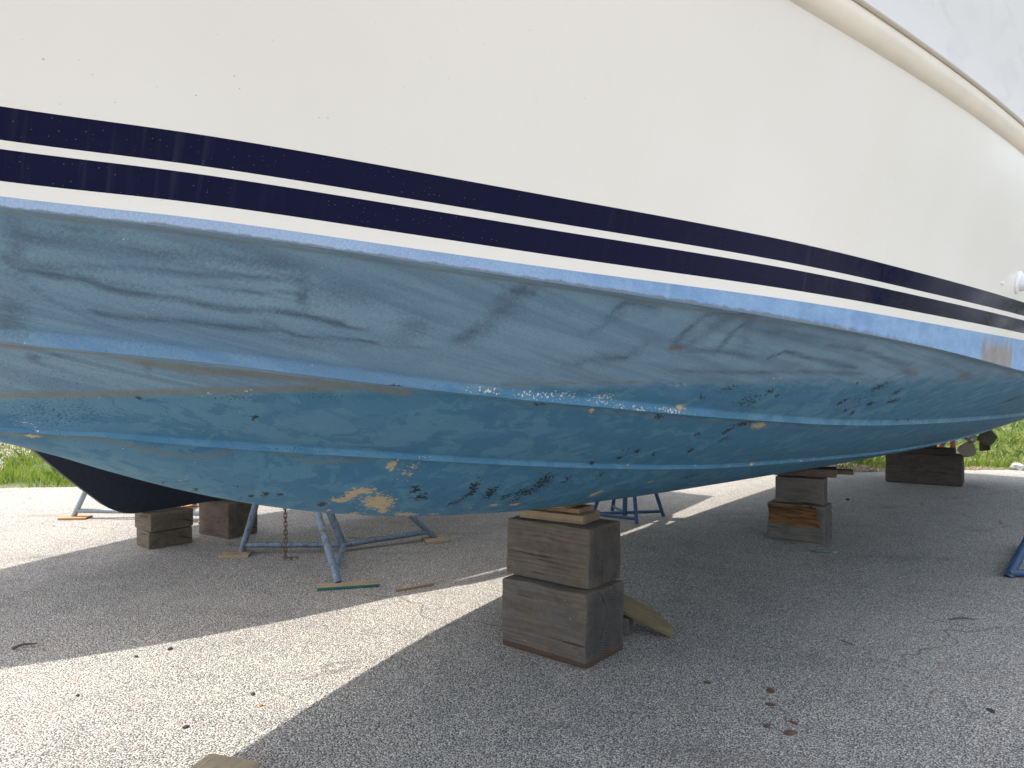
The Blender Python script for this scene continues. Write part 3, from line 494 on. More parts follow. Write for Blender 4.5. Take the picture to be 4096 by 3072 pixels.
LINES = {
 'stain': [(0.0123, 0.9, -2.442, 0.972, -2.393, 0.981, -2.35, 0.999, -2.322, 0.983, -2.286, 0.987, -2.212, 1.007, -2.157, 1.012, -2.106, 1.021, -2.045, 1.046, -1.985, 1.064, -1.897, 1.069), (0.0139, 0.75, -2.313, 0.877, -2.263, 0.885, -2.189, 0.924, -2.135, 0.942, -2.083, 0.954, -2.021, 0.981), (0.0102, 0.7, -2.041, 1.009, -1.997, 0.99, -1.952, 0.984, -1.853, 1.018), (0.0065, 0.5, -2.335, 1.006, -2.244, 1.025, -2.176, 1.071, -2.121, 1.08, -2.015, 1.133), (0.0209, 0.5, -2.457, 1.068, -2.384, 1.097, -2.273, 1.126, -2.155, 1.176, -2.048, 1.209), (0.01, 0.5, -2.447, 0.975, -2.328, 1.055, -2.235, 1.086, -2.033, 1.174), (0.0081, 0.8, -2.479, 1.12, -2.462, 1.041, -2.446, 0.945), (0.0051, 0.65, -2.476, 1.022, -2.446, 0.957, -2.41, 0.818), (0.0064, 0.5, -2.444, 0.959, -2.401, 0.903, -2.334, 0.853, -2.278, 0.827), (0.0042, 0.6, -2.451, 0.857, -2.43, 0.85, -2.401, 0.732, -2.392, 0.696), (0.0094, 0.5, -2.407, 1.13, -2.352, 1.152), (0.0031, 0.5, -2.044, 1.198, -2.003, 1.106), (0.0052, 0.7, -2.37, 0.585, -2.316, 0.636, -2.213, 0.682), (0.0063, 0.8, -2.185, 0.691, -2.167, 0.67, -2.158, 0.638), (0.0066, 0.6, -2.37, 0.6, -2.343, 0.568), (0.0059, 0.7, -1.928, 1.057, -1.874, 1.064, -1.825, 1.082), (0.0062, 0.8, -1.902, 1.002, -1.851, 1.016, -1.793, 1.037), (0.0202, 0.6, -1.592, 1.362, -1.589, 1.295, -1.599, 1.21, -1.615, 1.138), (0.0104, 0.8, -1.614, 1.296, -1.611, 1.344, -1.556, 1.36), (0.0106, 0.4, -1.301, 1.31, -1.271, 1.403), (0.0083, 0.3, -1.826, 1.005, -1.649, 1.076), (0.0144, 0.7, -1.227, 1.171, -1.198, 1.208, -1.106, 1.252), (0.0148, 0.7, -1.303, 1.375, -1.306, 1.436, -1.205, 1.462), (0.0114, 0.8, -1.014, 1.368, -1.026, 1.443, -1.034, 1.489, -0.944, 1.569), (0.0108, 0.8, -0.818, 1.39, -0.856, 1.47, -0.867, 1.53), (0.0117, 0.6, -0.924, 1.36, -0.782, 1.403, -0.637, 1.417), (0.0098, 0.8, -0.57, 1.44, -0.548, 1.489, -0.337, 1.506, -0.05, 1.54), (0.011, 0.7, -0.4, 1.573, -0.168, 1.619, 0.065, 1.626, 0.28, 1.651), (0.0114, 0.6, -0.875, 1.26, -0.611, 1.338, -0.237, 1.459, 0.067, 1.527), (0.0125, 0.5, -0.792, 1.511, -0.587, 1.57, -0.196, 1.63)],
 'blue': [(0.0343, 0.8, -2.357, 0.714, -2.282, 0.749, -2.2, 0.778, -2.111, 0.807, -2.001, 0.837, -1.892, 0.863, -1.771, 0.887, -1.638, 0.913, -1.495, 0.941), (0.0228, 0.9, -1.319, 0.972, -1.141, 1.003, -0.939, 1.04, -0.707, 1.077, -0.435, 1.115), (0.0259, 0.55, -2.349, 0.186, -2.263, 0.235, -2.211, 0.302, -2.066, 0.315, -1.953, 0.348, -1.811, 0.381, -1.669, 0.409, -1.516, 0.439, -1.349, 0.471, -1.162, 0.501, -0.921, 0.529, -0.672, 0.555, -0.381, 0.58, -0.039, 0.607, 0.369, 0.638), (0.0147, 0.5, -2.377, 0.714, -2.242, 0.767, -2.112, 0.812), (0.0334, 0.7, -2.305, 0.258, -2.227, 0.31), (0.0444, 0.5, -0.857, 1.144, -0.194, 1.262)],
 'slime_shade': [(0.02, 1, -2.415, 0.61, -2.345, 0.658, -2.267, 0.691, -2.169, 0.691, -2.071, 0.712, -1.961, 0.753, -1.848, 0.782, -1.718, 0.802, -1.578, 0.825), (0.0192, 1, -2.376, 0.369, -2.26, 0.472, -2.135, 0.566, -1.947, 0.68, -1.732, 0.791), (0.0143, 0.75, -2.341, 0.15, -2.253, 0.198, -2.156, 0.235, -2.005, 0.234, -1.884, 0.262, -1.804, 0.358, -1.596, 0.319, -1.47, 0.369, -1.338, 0.444, -1.149, 0.473, -0.902, 0.497), (0.0149, 0.75, -2.497, 1.133, -2.375, 1.176, -2.234, 1.213, -2.077, 1.265, -1.887, 1.31, -1.668, 1.369, -1.401, 1.433, -1.069, 1.506, -0.641, 1.596), (0.009, 0.8, -1.376, 0.992, -1.157, 1.085, -0.94, 1.169), (0.0169, 0.7, -0.688, 1.614, 0.118, 1.747, 1.422, 1.876), (0.0182, 0.5, -1.246, 0.892, -1.054, 0.921, -0.842, 0.957, -0.593, 0.992, -0.297, 1.026, 0.105, 1.07, 0.564, 1.111, 1.189, 1.151)],
}
# ------------------------------------------------------------------ motor yacht
def paint(s, g, key):
    out = np.zeros_like(s)
    for (cs, cg, m0, m1, m2, m3, amp) in BLOBS.get(key, []):
        a, b = s-cs, g-cg; r2 = (m0*a+m1*b)**2+(m2*a+m3*b)**2
        v = amp*np.exp(-r2); out = np.maximum(out, v) if amp > 0 else out+v
    for ln in LINES.get(key, []):
        w, amp = ln[:2]; P = np.array(ln[2:]).reshape(-1, 2); best = np.full(s.shape, 9.)
        for (x0, y0), (x1, y1) in zip(P, P[1:]):
            dx, dy = x1-x0, y1-y0; t = np.clip(((s-x0)*dx+(g-y0)*dy)/(dx*dx+dy*dy+1e-9), 0, 1)
            best = np.minimum(best, (s-x0-t*dx)**2+(g-y0-t*dy)**2)
        out = np.maximum(out, amp*np.exp(-best/w**2))
    return out
YAW = math.atan2(BU[1], BU[0])
yacht = empty('motor_yacht', (BO[0], BO[1], 0), 'large motor yacht with worn blue bottom, white topsides and two navy stripes', 'boat', YAW)
rail_prof = [(0, 0), (.014, .005), (.028, .019), (.036, .038), (.039, .058)]
bead_prof = [(.039, .058), (.043, .058), (.046, .063), (.046, .070), (.042, .074), (.028, .076)]
def make_side(side):
    U = ugrid(side > 0); g = bottom_grid(U, 1 if side > 0 else .4); gi = girth(g); s = g[..., 0]
    wl_ = 1.325+.012*(s+2.5)
    attrs = {k: paint(s, gi, k) if side > 0 else 0*s for k in ('cream', 'white', 'black', 'speck', 'brown', 'patch', 'stain', 'blue', 'slime_shade')}
    attrs['patch'] = attrs['patch']*.6+.45
    attrs['scum'] = np.clip((g[..., 2]-wl_)/(.07+.05*np.clip(s+1, 0, 2))+.5, 0, 1)
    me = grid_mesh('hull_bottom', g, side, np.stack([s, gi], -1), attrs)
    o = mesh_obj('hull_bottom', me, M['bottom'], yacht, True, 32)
    o['label'] = 'flaking blue bottom paint, %s half' % ('port' if side > 0 else 'starboard')
    # topsides: boot band, white, stripe, white, stripe, white
    T, ix = top_grid(U); n = grid_normals(T, side); tg = girth(T)
    fl = ShB; names = [('boot_band', M['boot']), ('topside', M['gel']), ('stripe', M['stripe']), ('topside', M['gel']), ('stripe', M['stripe']), ('topside', M['gel'])]
    for k, (nm, mt) in enumerate(names):
        a, b = ix[k], ix[k+1]+1; sub = T[a:b]; at = None
        if nm == 'boot_band':
            q = np.linspace(0, 1, b-a)[:, None]+0*sub[..., 0]; ss = sub[..., 0]
            at = {'edge': np.clip(1-q/.45, 0, 1)*np.clip((1.2-ss)/2, 0, 1), 'fade': np.clip((-1.2-ss)/1.0, 0, 1)*.75+.15,
                  'rust': np.clip((.25-np.abs(ss-.87))/.05, 0, 1)*np.clip(1.3-q*.95, 0, 1)+np.clip(1-np.abs(ss-1.28)/.1, 0, 1)*.5}
        me = grid_mesh(nm, sub, side, np.stack([sub[..., 0], tg[a:b]], -1), at)
        o = mesh_obj(nm, me, mt, yacht, True)
        me.normals_split_custom_set_from_vertices(n[a:b].reshape(-1, 3).tolist())
        if nm == 'boot_band': o['label'] = 'faded light blue boot band above the chine'
    # rub rail and bulwark swept along the sheer
    ss = T[-1, :, 0]; sb = T[-1, :, 1]; sz = T[-1, :, 2]
    rg = np.array([np.stack([ss, sb+db, sz+dz], -1) for db, dz in rail_prof])
    mesh_obj('rub_rail', grid_mesh('rub_rail', rg, side), M['rail'], yacht, True, 50)
    bg = np.array([np.stack([ss, sb+db, sz+dz], -1) for db, dz in bead_prof])
    mesh_obj('rail_bead', grid_mesh('rail_bead', bg, side), M['bead'], yacht, True, 50)
    bw = np.array([np.stack([ss, np.maximum(sb+db, .01), sz+dz], -1) for db, dz in [(.028, .076), (.026, .082), (.034, .2), (.055, .4), (.08, .6), (.105, .8), (.11, .92), (.09, .96), (.05, .97), (.02, .95)]])
    mesh_obj('bulwark', grid_mesh('bulwark', bw, side), M['bulwark'], yacht, True, 40)
    return g, T, bw
gp, Tp, bwp = make_side(1); gs, Ts, bws = make_side(-1)
# transom and deck
def flat_poly(name, pts, mat):
    bm = bmesh.new(); bm.faces.new([bm.verts.new(p) for p in pts]); return bm_obj(name, bm, mat, yacht, False)
sec = [(END-.003, -q[1], q[2]) for q in gp[::6, -1]]+[(END-.003, -q[1], q[2]) for q in Tp[::4, -1]]+[(END-.003, -q[1], q[2]) for q in bwp[:, -1]]
flat_poly('transom', sec+[(x, -y, z) for x, y, z in reversed(sec)], M['gel'])
dk = bwp[-1, ::6]; d2 = np.array([np.stack([dk[:, 0], dk[:, 1]*k, dk[:, 2]-.5+0*k], -1) for k in (1, .5, 0, -.5, -1)])
mesh_obj('deck', grid_mesh('deck', d2, 1), M['deck'], yacht)
inn = np.array([bwp[-1, ::6], np.stack([dk[:, 0], dk[:, 1], dk[:, 2]-.5], -1)])
for sd in (1, -1): mesh_obj('bulwark_liner', grid_mesh('bulwark_liner', inn, sd, flip=True), M['deck'], yacht)
# through-hull fittings
def boat_to_world(s, b, z): return Vector((BO[0]+s*BU[0]+b*BP[0], BO[1]+s*BU[1]+b*BP[1], z))
def lathe_bm(prof, n=28):
    bm = bmesh.new(); rings = [[bm.verts.new((math.cos(k*2*math.pi/n)*r, math.sin(k*2*math.pi/n)*r, h)) for k in range(n)] for r, h in prof]
    for a, b in zip(rings, rings[1:]):
        for k in range(n): bm.faces.new((a[k], a[(k+1) % n], b[(k+1) % n], b[k]))
    return bm
def on_side(s, t):
    f = lambda s, t: np.array([s, -(ChB(s)+(ShB(s)-ChB(s))*t**1.35), ChZ(s)+(ShZ(s)-ChZ(s))*t])
    p = f(s, t); du = f(s+.01, t)-p; dv = f(s, t+.01)-p; n = np.cross(du, dv); n /= np.linalg.norm(n)
    if n[1] > 0: n = -n
    return Vector(p), Vector(n)
for s_, t_, sc_, nm in ((1.0, .44, 1, 'through_hull'), (.77, .40, .22, 'through_hull')):
    p, n = on_side(s_, t_)
    o = bm_obj(nm, lathe_bm([(.062, -.004), (.062, .006), (.055, .012), (.046, .016), (.044, .034), (.040, .040), (.034, .040), (.030, .034), (.030, .002)] if sc_ == 1 else [(.05, -.01), (.05, .03), (.03, .05), (.001, .05)]), M['plastic'], yacht, True, 40)
    o.location = p; o.rotation_mode = 'QUATERNION'; o.rotation_quaternion = n.to_track_quat('Z', 'Y'); o.scale = (sc_*.8,)*3
    if sc_ == 1:
        h = bm_obj('drain_bore', lathe_bm([(.030, .003), (.001, .003)]), M['hole'], o)
# running gear (twin screws)
def screw_blade(r=.27):
    bm = bmesh.new(); nr, nc = 20, 11; vs_ = []
    for i in range(nr):
        q = i/(nr-1); rr = .045+(r-.045)*q; w = .15*math.sqrt(max(.004, 1-((q-.56)/.445)**2)) if q > .56 else .15*(.28+.72*math.sin(q/.56*math.pi/2))
        tw = R(58-32*q)
        for j in range(nc):
            e = (j/(nc-1)-.5); x = w*e*2*.72; c = .012*(1-4*e*e)
            vs_.append(bm.verts.new((-(x*math.sin(tw))+c, x*math.cos(tw)*1.15, rr*(1-.10*(2*e)**2*q))))
    for i in range(nr-1):
        for j in range(nc-1): bm.faces.new((vs_[i*nc+j], vs_[i*nc+j+1], vs_[(i+1)*nc+j+1], vs_[(i+1)*nc+j]))
    bmesh.ops.solidify(bm, geom=bm.faces[:], thickness=.008); return bm
blade_me = None
for sd in (1, -1):
    ps, pb, pz = 8.0, .535*sd, .655; y = -pb
    hub = bm_obj('propeller', lathe_bm([(.001, -.10), (.03, -.095), (.048, -.07), (.055, 0), (.05, .06), (.03, .10), (.001, .12)], 20), M['bronze'], yacht, True, 60)
    hub.location = (ps, y, pz); hub.rotation_euler = (0, R(90), 0)
    for k, ang in enumerate((-111, 6, 126)):
        if blade_me is None:
            b_ = bm_obj('blade', screw_blade(), M['bronze'], hub, True, 60); blade_me = b_.data
        else:
            b_ = bpy.data.objects.new('blade', blade_me); C.objects.link(b_); b_.parent = hub
        # blade stands along its own +z; turn it about the shaft
        d = Vector((0, -math.cos(R(ang))*1, math.sin(R(ang))))  # (aft, starboard, up); +image right = port = -y
        ax = Vector((1, 0, 0)); side_v = d.cross(ax)
        mt = Matrix((ax, -side_v, d)).transposed().to_4x4()
        b_.matrix_parent_inverse = Matrix.Rotation(R(90), 4, 'Y').inverted()
        b_.matrix_basis = mt
    tube('propeller_shaft', [(5.9, y, .93), (8.05, y, .645)], .026, M['steel'], None).parent = yacht
    bm = tube_bm([(7.66, y-.0, .70), (7.86, y, .674)], .05, 16); bm_obj('strut_barrel', bm, M['steel'], yacht, sharp=50)
    for yy in (.03, .34):
        tube('strut_leg', [(7.74, y, .69), (7.62, y+(yy if sd > 0 else -yy)*1, .95)], .024, M['black' if yy > .1 else 'steel'], None).parent = yacht
    bm = box_bm(.36, .03, .50, .012); 
    for v in bm.verts:
        if v.co.z < .1 and v.co.x < -.05: v.co.z += .04
    bmesh.ops.rotate(bm, verts=bm.verts, cent=(0, 0, 0), matrix=Matrix.Rotation(R(24), 3, 'Z')); bmesh.ops.translate(bm, verts=bm.verts, vec=(8.55, y-.06*sd, .44))
    bm_obj('rudder', bm, M['rudder'], yacht)
    # shaft log fairing under the bottom
    bm = bmesh.new(); nn = 14; rings = []
    for i in range(nn):
        q = i/(nn-1); ss_ = 5.2+1.6*q; zt = .86+.02*q; w = .02+.085*math.sin(min(1, q*1.15)*math.pi/2); dp = .02+.115*min(1, q*1.1)**1.2
        rings.append([bm.verts.new((ss_, y+math.cos(a)*w, zt+.03-max(0, math.sin(a))*(dp+.03)-(.0))) for a in [math.pi*k/10 for k in range(11)]])
    for a, b in zip(rings, rings[1:]):
        for k in range(10): bm.faces.new((a[k], a[k+1], b[k+1], b[k]))
    bm.faces.new(rings[-1]); o = bm_obj('shaft_log', bm, M['bottom'], yacht, sharp=40)

# ------------------------------------------------------------------ navy boat lying beyond
NO = np.array([-2.96, 6.0])
navy = empty('sailboat', (NO[0], NO[1], 0), 'boat with dark navy keel and forefoot standing on low blocks behind the yacht', 'boat', YAW)
def navy_boat():
    Kz = spline([(-3.5, 2.45), (-2.5, 2.02), (-1.7, 1.62), (-1.25, 1.24), (-.91, .878), (-.70, .66), (-.53, .5), (-.39, .376), (-.30, .325), (-.03, .304), (.36, .318), (1.5, .335), (3, .36), (3.6, .5), (4.2, 1.0), (5, 1.25)])
    Bm = spline([(-3.5, .03), (-2.9, .50), (-1.85, 1.06), (-1, 1.34), (-.1, 1.51), (.7, 1.57), (1.5, 1.60), (2.5, 1.57), (3.5, 1.46), (5, 1.20)])
    Sz = lambda t: 2.52+.012*(t-1.5)**2
    t = np.linspace(-3.5, 5, 120); rows = []; nr = 30
    for k in range(nr):
        q = k/(nr-1); z = Kz(t)+(Sz(t)-Kz(t))*q
        wide = np.clip((z-.75)/1.5, 0, 1)**.75; low = .035+.05*np.clip((z-Kz(t))/.4, 0, 1)
        fwd = np.clip((t+1.6)/2.2, 0, 1)      # fine entry forward, full amidships
        shape = wide*fwd+(q**1.15)*(1-fwd)
        b = np.minimum(low+Bm(t)*shape*np.clip(q*6, 0, 1), Bm(t)+.02)
        rows.append(np.stack([t, b*np.clip((t+3.55)/.1, .2, 1), z], -1))
    g = np.array(rows)
    for sd in (1, -1):
        lo = int(nr*.60); me = grid_mesh('hull_bottom', g[:lo+1], sd); mesh_obj('hull_bottom', me, M['navy'], navy)
        me = grid_mesh('topside', g[lo:], sd, np.stack([g[lo:, :, 0], g[lo:, :, 2]], -1)); mesh_obj('topside', me, M['gel'], navy)
    bm = bmesh.new()
    a = [bm.verts.new((p[0], -p[1], p[2])) for p in g[-1]]; b = [bm.verts.new((p[0], p[1], p[2])) for p in g[-1]]
    for i in range(len(a)-1): bm.faces.new((a[i], a[i+1], b[i+1], b[i]))
    bm_obj('deck', bm, M['deck'], navy)
    bm = bmesh.new(); a = [bm.verts.new((p[0], -p[1], p[2])) for p in g[0]]; b = [bm.verts.new((p[0], p[1], p[2])) for p in g[0]]
    for i in range(len(a)-1): bm.faces.new((a[i], b[i], b[i+1], a[i+1]))
    bm_obj('keel_shoe', bm, M['navy'], navy)
    l = [(p[0]-.002, -p[1], p[2]) for p in g[:, -1]]; bm = bmesh.new(); bm.faces.new([bm.verts.new(q) for q in l+[(x, -y, z) for x, y, z in reversed(l)]]); bm_obj('transom', bm, M['gel'], navy, False)
navy_boat()
def light_gap_strip():
    # added unseen strip and posts, port side; gap below casts a light streak
    Bm = spline([(-3.5, .03), (-2.9, .50), (-1.85, 1.06), (-1, 1.34), (-.1, 1.51), (.7, 1.57), (1.5, 1.60), (2.5, 1.57), (3.5, 1.46), (5, 1.20)])
    t = np.linspace(-2.2, 3.6, 60); z0 = 2.52+.012*(t-1.5)**2; k = np.clip((t+2.2)/1.6, 0, 1)*np.clip((3.6-t)/.8, 0, 1); gp0 = np.clip((t-.1)/1.0, 0, 1); k = k*np.clip((t+.2)/.6, 0, 1)
    g = np.array([np.stack([t, Bm(t)+.02+.004*j, z0-.02+.14*gp0*k+(.03+.30*k)*j/4], -1) for j in range(5)])
    me = grid_mesh('light_gap_strip', g, 1); mesh_obj('light_gap_strip', me, m_plain('navy_gap_strip', (.03, .04, .09), .9), navy)
    for tt in (.7, 2.0, 3.2):
        zz = 2.52+.012*(tt-1.5)**2; tube('strip_post', [(tt, -float(Bm(tt))+.04, zz-.02), (tt, -float(Bm(tt))+.02, zz+.62)], .012, M['steel']).parent = navy
light_gap_strip()

# ------------------------------------------------------------------ timber
WOODS = {}
def timber(name, label, cat, BL, BC, BR, z0, h, mat, cuts=5, jit=.006, bev=.012, seed=0, tilt=(0, 0), group=None):
    """block given by three ground corners as seen from the camera: left, near, right"""
    BL, BC, BR = map(lambda q: Vector((q[0], q[1], 0)), (BL, BC, BR))
    L = (BC-BL).length; d = (BC-BL).normalized(); perp = Vector((-d.y, d.x, 0)); W = (BR-BC).dot(perp)
    c = (BL+BC)/2+perp*W/2
    bm = box_bm(L, W, h, bev, cuts, jit, seed)
    o = bm_obj(name, bm, mat, None, True, 30)
    o.location = (c.x, c.y, z0); o.rotation_euler = (tilt[0], tilt[1], math.atan2(d.y, d.x))
    return tag(o, label, cat, group)
LW, DWd = (.27, .215, .16), (.13, .10, .075)
w1 = m_wood('weathered_timber_a', (.195, .155, .115), (.06, .048, .037), (.135, .127, .118), .72, 95, 1, 0, (.02, .17), .55)
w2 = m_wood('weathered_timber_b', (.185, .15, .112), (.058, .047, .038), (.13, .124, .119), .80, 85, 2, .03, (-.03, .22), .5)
w3 = m_wood('fresh_board', (.42, .31, .185), (.20, .135, .08), (.28, .24, .19), .35, 150, 3, 0, (.02, -.05), .25)
w4 = m_wood('cedar_shim', (.40, .27, .15), (.20, .12, .065), (.28, .23, .17), .35, 170, 4, 0, (.03, -.08), .25)
w5 = m_wood('grey_timber', (.22, .195, .165), (.10, .085, .075), (.20, .19, .18), .8, 90, 5, 0, (.04, .12), .6)
w6 = m_wood('dark_creosote_timber', (.13, .105, .085), (.04, .034, .03), (.115, .105, .095), .5, 90, 6, 0, (.04, .2), .6)
w7 = m_wood('brown_grey_timber', (.24, .185, .13), (.085, .06, .042), (.19, .165, .14), .6, 80, 7, 0, (.05, .1), .7)
w8 = m_wood('pale_board', (.46, .36, .235), (.24, .175, .105), (.36, .32, .27), .45, 130, 8, 0, (.01, -.06), .2)
w9 = m_wood('orange_board', (.50, .27, .12), (.30, .14, .06), (.42, .33, .24), .3, 130, 9, 0, (.01, -.06), .15)
w10 = m_wood('mossy_board', (.25, .19, .105), (.11, .085, .045), (.19, .165, .11), .4, 120, 10, 0, (.02, -.06), .35)
timber('timber_block', 'lower and larger of two grey timber blocks in the near stack', 'block', (-.054, 3.723), (.348, 3.389), (.584, 3.64), 0, .352, w2, 6, .007, .014, 1)
timber('timber_block', 'upper grey timber block of the near stack, cracked end grain', 'block', (-.029, 3.785), (.370, 3.461), (.575, 3.68), .354, .296, w1, 6, .007, .016, 2)
timber('board', 'short thick pale board lying on top of the near block stack', 'board', (.039, 3.777), (.352, 3.569), (.495, 3.70), .651, .043, w3, 3, .003, .003, 3)
timber('wooden_shim', 'rough brown cedar shim between the board and the keel', 'shim', (.10, 3.80), (.335, 3.615), (.435, 3.72), .695, .024, w4, 3, .003, .002, 4, (0, R(-1)))
timber('wooden_shim', 'thin upper cedar shim wedged right under the blue keel', 'shim', (.13, 3.74), (.27, 3.60), (.40, 3.74), .722, .014, w4, 3, .002, .002, 5, (R(2), R(-5)))
def torn_block():
    o = timber('timber_block', 'split timber block with torn orange rotten side, lower in middle stack', 'block', (2.241, 6.32), (2.629, 6.045), (2.80, 6.27), 0, .315, None or w5, 14, .006, .014, 6)
    me = o.data; L = .476
    t = NT('torn_rotten_wood'); v = t.obj()
    f = t.noise(t.map(v, (3, 30, 40)), 1, 6, .7); col = t.ramp(f, [(.3, (.03, .016, .008)), (.45, (.16, .075, .03)), (.6, (.30, .16, .07)), (.75, (.42, .27, .13))])
    t.p(Base_Color=col, Roughness=.9, Normal=t.bump(f, 1, .03)); me.materials.append(t.m)
    for p in me.polygons:
        c = p.center
        if c.y < -.08 and .13 < c.z+.02*mnoise.noise(c*20) < .305 and c.x < .18 and p.normal.y < -.2: p.material_index = 1
    for v_ in me.vertices:
        c = v_.co
        if c.y < -.09 and .12 < c.z < .31:
            k = math.sin(math.pi*(c.z-.12)/.19); c.y += (.035+.03*mnoise.noise(Vector((c.x*4, 0, c.z*40))))*k*(1 if c.x < .19 else .3)
    me.update()
torn_block()
timber('timber_block', 'smooth grey timber block resting on the split orange block', 'block', (2.308, 6.31), (2.646, 6.10), (2.79, 6.23), .317, .225, w5, 5, .006, .012, 7)
timber('plank', 'dark plank overhanging the middle block stack under the keel', 'plank', (2.32, 6.36), (2.78, 6.16), (2.92, 6.40), .545, .066, w7, 4, .006, .006, 8)
timber('plank', 'loose plank end sticking out to the right of the middle stack', 'plank', (2.66, 6.50), (3.02, 6.36), (3.10, 6.50), .545, .035, w7, 3, .004, .004, 9)
timber('timber_block', 'long dark creosoted timber under the stern by the propeller', 'block', (5.16, 9.95), (5.91, 9.44), (6.15, 9.80), 0, .405, w6, 6, .010, .03, 10)
timber('plank', 'blackened plank on the long dark timber under the stern', 'plank', (5.18, 9.97), (5.85, 9.51), (6.05, 9.80), .408, .075, w6, 4, .006, .008, 11)
timber('plank', 'small dark wedge above the blackened plank under the stern', 'wedge', (5.45, 9.78), (5.70, 9.66), (5.82, 9.90), .485, .045, w6, 3, .004, .006, 12)
timber('timber_block', 'lower small block under the navy forefoot', 'block', (-3.153, 6.036), (-2.95, 5.85), (-2.70, 6.10), 0, .145, w7, 4, .005, .014, 13)
timber('timber_block', 'upper small chamfered block touching the navy forefoot', 'block', (-3.165, 6.03), (-2.93, 5.83), (-2.68, 6.09), .147, .147, w7, 4, .005, .018, 14)
timber('timber_block', 'single tall squared block under the navy keel, beside the chain stand', 'block', (-2.826, 6.489), (-2.466, 6.249), (-2.28, 6.49), 0, .318, w7, 5, .006, .012, 15)
# leaning broken board behind the near stack
def lying(name, label, cat, p0, p1, w, th, mat, seed=0, roll=0, bev=.003, jit=.003, cut=0):
    p0, p1 = Vector(p0), Vector(p1); d = (p1-p0); L = d.length; bm = box_bm(L, w, th, bev, 3, jit, seed)
    if cut:
        for v in bm.verts:
            if v.co.x > 0 and v.co.y > 0: v.co.x -= cut*(v.co.y/w*2)
    o = bm_obj(name, bm, mat, None, True, 30); o.location = (p0+p1)/2
    x = d.normalized(); y = Vector((-x.y, x.x, 0)).normalized(); y.rotate(Matrix.Rotation(roll, 3, x)); z = x.cross(y)
    o.rotation_euler = Matrix((x, y, z)).transposed().to_euler()
    return tag(o, label, cat)
lying('broken_board', 'broken weathered board leaning down to the right behind the near stack', 'board', (.49, 3.97, .185), (.865, 3.89, .022), .17, .022, w10, 21, R(12), cut=.13)
lying('board_offcut', 'small board offcut propping up the broken leaning board', 'board', (.60, 3.86, .0), (.66, 4.05, .0), .05, .09, w5, 22)
lying('wood_splinter', 'thin brown wood splinter lying at the sunlit shadow edge', 'splinter', (-.75, 4.68, 0), (-.53, 4.83, 0), .022, .014, w4, 23, bev=.001)
lying('board_end', 'sunlit board end at the bottom edge left of the near stack', 'board', (-.94, 2.44, 0), (-1.035, 2.10, 0), .20, .09, w8, 24, jit=.004, bev=.012)

# ------------------------------------------------------------------ jack stands
def stand(name, label, feet, joint, apex, mat, r=.024, post=None, bars=None, pad=None, group=None, zj=.055, foot_pads=True, hull_z=None):
    root = empty(name, (joint[0], joint[1], 0), label, 'jack stand', 0, group)
    J = Vector((joint[0], joint[1], zj)); A = Vector(apex)
    for f in feet:
        f = Vector((f[0], f[1], f[2] if len(f) > 2 else 0))
        tube('leg', [f, A], r, mat, root, 14)
    for (a, b) in (bars if bars is not None else [(None, i) for i in range(len(feet))]):
        pa = J if a is None else Vector((feet[a][0], feet[a][1], zj)); q = feet[b]; zf = q[2] if len(q) > 2 else 0
        k = (zj)/(A.z-zf); pb = Vector((q[0], q[1], zf))+(A-Vector((q[0], q[1], zf)))*k
        tube('base_tube', [pa, pb], r*.86, mat, root, 12)
    if post: tube('post', [(joint[0], joint[1], post[0]), A], post[1], mat, root, 16)
    top = hull_z if hull_z else A.z+.25
    tube('screw', [A, (A.x, A.y, top)], .016, M['steel'], root)
    bm = box_bm(.22, .22, .035, .006); bmesh.ops.translate(bm, verts=bm.verts, vec=(A.x, A.y, top)); shift(bm, root.location); bm_obj('pad', bm, w8, root)
    return root
stand('jack_stand', 'chipped grey blue tripod stand with chain, between near stack and tall block', [(-2.14, 5.70, .022), (-1.165, 4.82, .022), (-.667, 6.24, .022)], (-1.35, 5.80), (-1.745, 5.54, 1.20), M['pipe_blue'], .026, post=(.03, .03), hull_z=1.36)
stand('jack_stand', 'pale galvanised stand at far left beyond the navy forefoot', [(-4.41, 7.24, .02), (-2.95, 7.05, .02), (-3.5, 7.95, .02)], (-3.65, 7.30), (-3.83, 7.30, 1.30), M['pipe_pale'], .027, post=(.04, .025), hull_z=1.5)
stand('jack_stand', 'bright blue four legged stand seen behind the near stack', [(1.547, 7.35), (1.20, 6.92), (1.07, 7.68), (.80, 7.22)], (1.14, 7.28), (1.17, 7.30, 1.12), M['paint_blue'], .019, post=(.02, .024), bars=[(None, 0), (None, 2), (None, 3), (3, 1)], zj=.05, hull_z=1.20)
stand('jack_stand', 'worn dark blue stand cut by the right edge of the picture', [(3.47, 5.03), (4.85, 5.0), (4.25, 5.95)], (4.2, 5.3), (4.17, 5.3, .92), M['paint_blue_chip'], .030, bars=[(0, 1), (1, 2), (2, 0)], zj=.03, hull_z=1.20)
stand('jack_stand', 'faded red stand glimpsed behind the stern timber and propeller', [(6.22, 10.75), (6.50, 10.62), (6.0, 11.2)], (6.25, 10.85), (6.62, 10.8, .80), M['red'], .036, zj=.06, hull_z=.84)
def pad(label, c, L, W, h, rz, mat, seed, edge=None):
    bm = box_bm(L, W, h, .003, 3, .002, seed); o = bm_obj('foot_pad', bm, mat, None, True, 30); o.location = (c[0], c[1], 0); o.rotation_euler.z = rz; tag(o, label, 'board')
    if edge:
        o.data.materials.append(edge)
        for p in o.data.polygons:
            if p.normal.y < -.7: p.material_index = 1
    return o
pad('short wooden pad under the left foot of the chained stand', (-2.17, 5.66), .22, .17, .022, R(8), w8, 31)
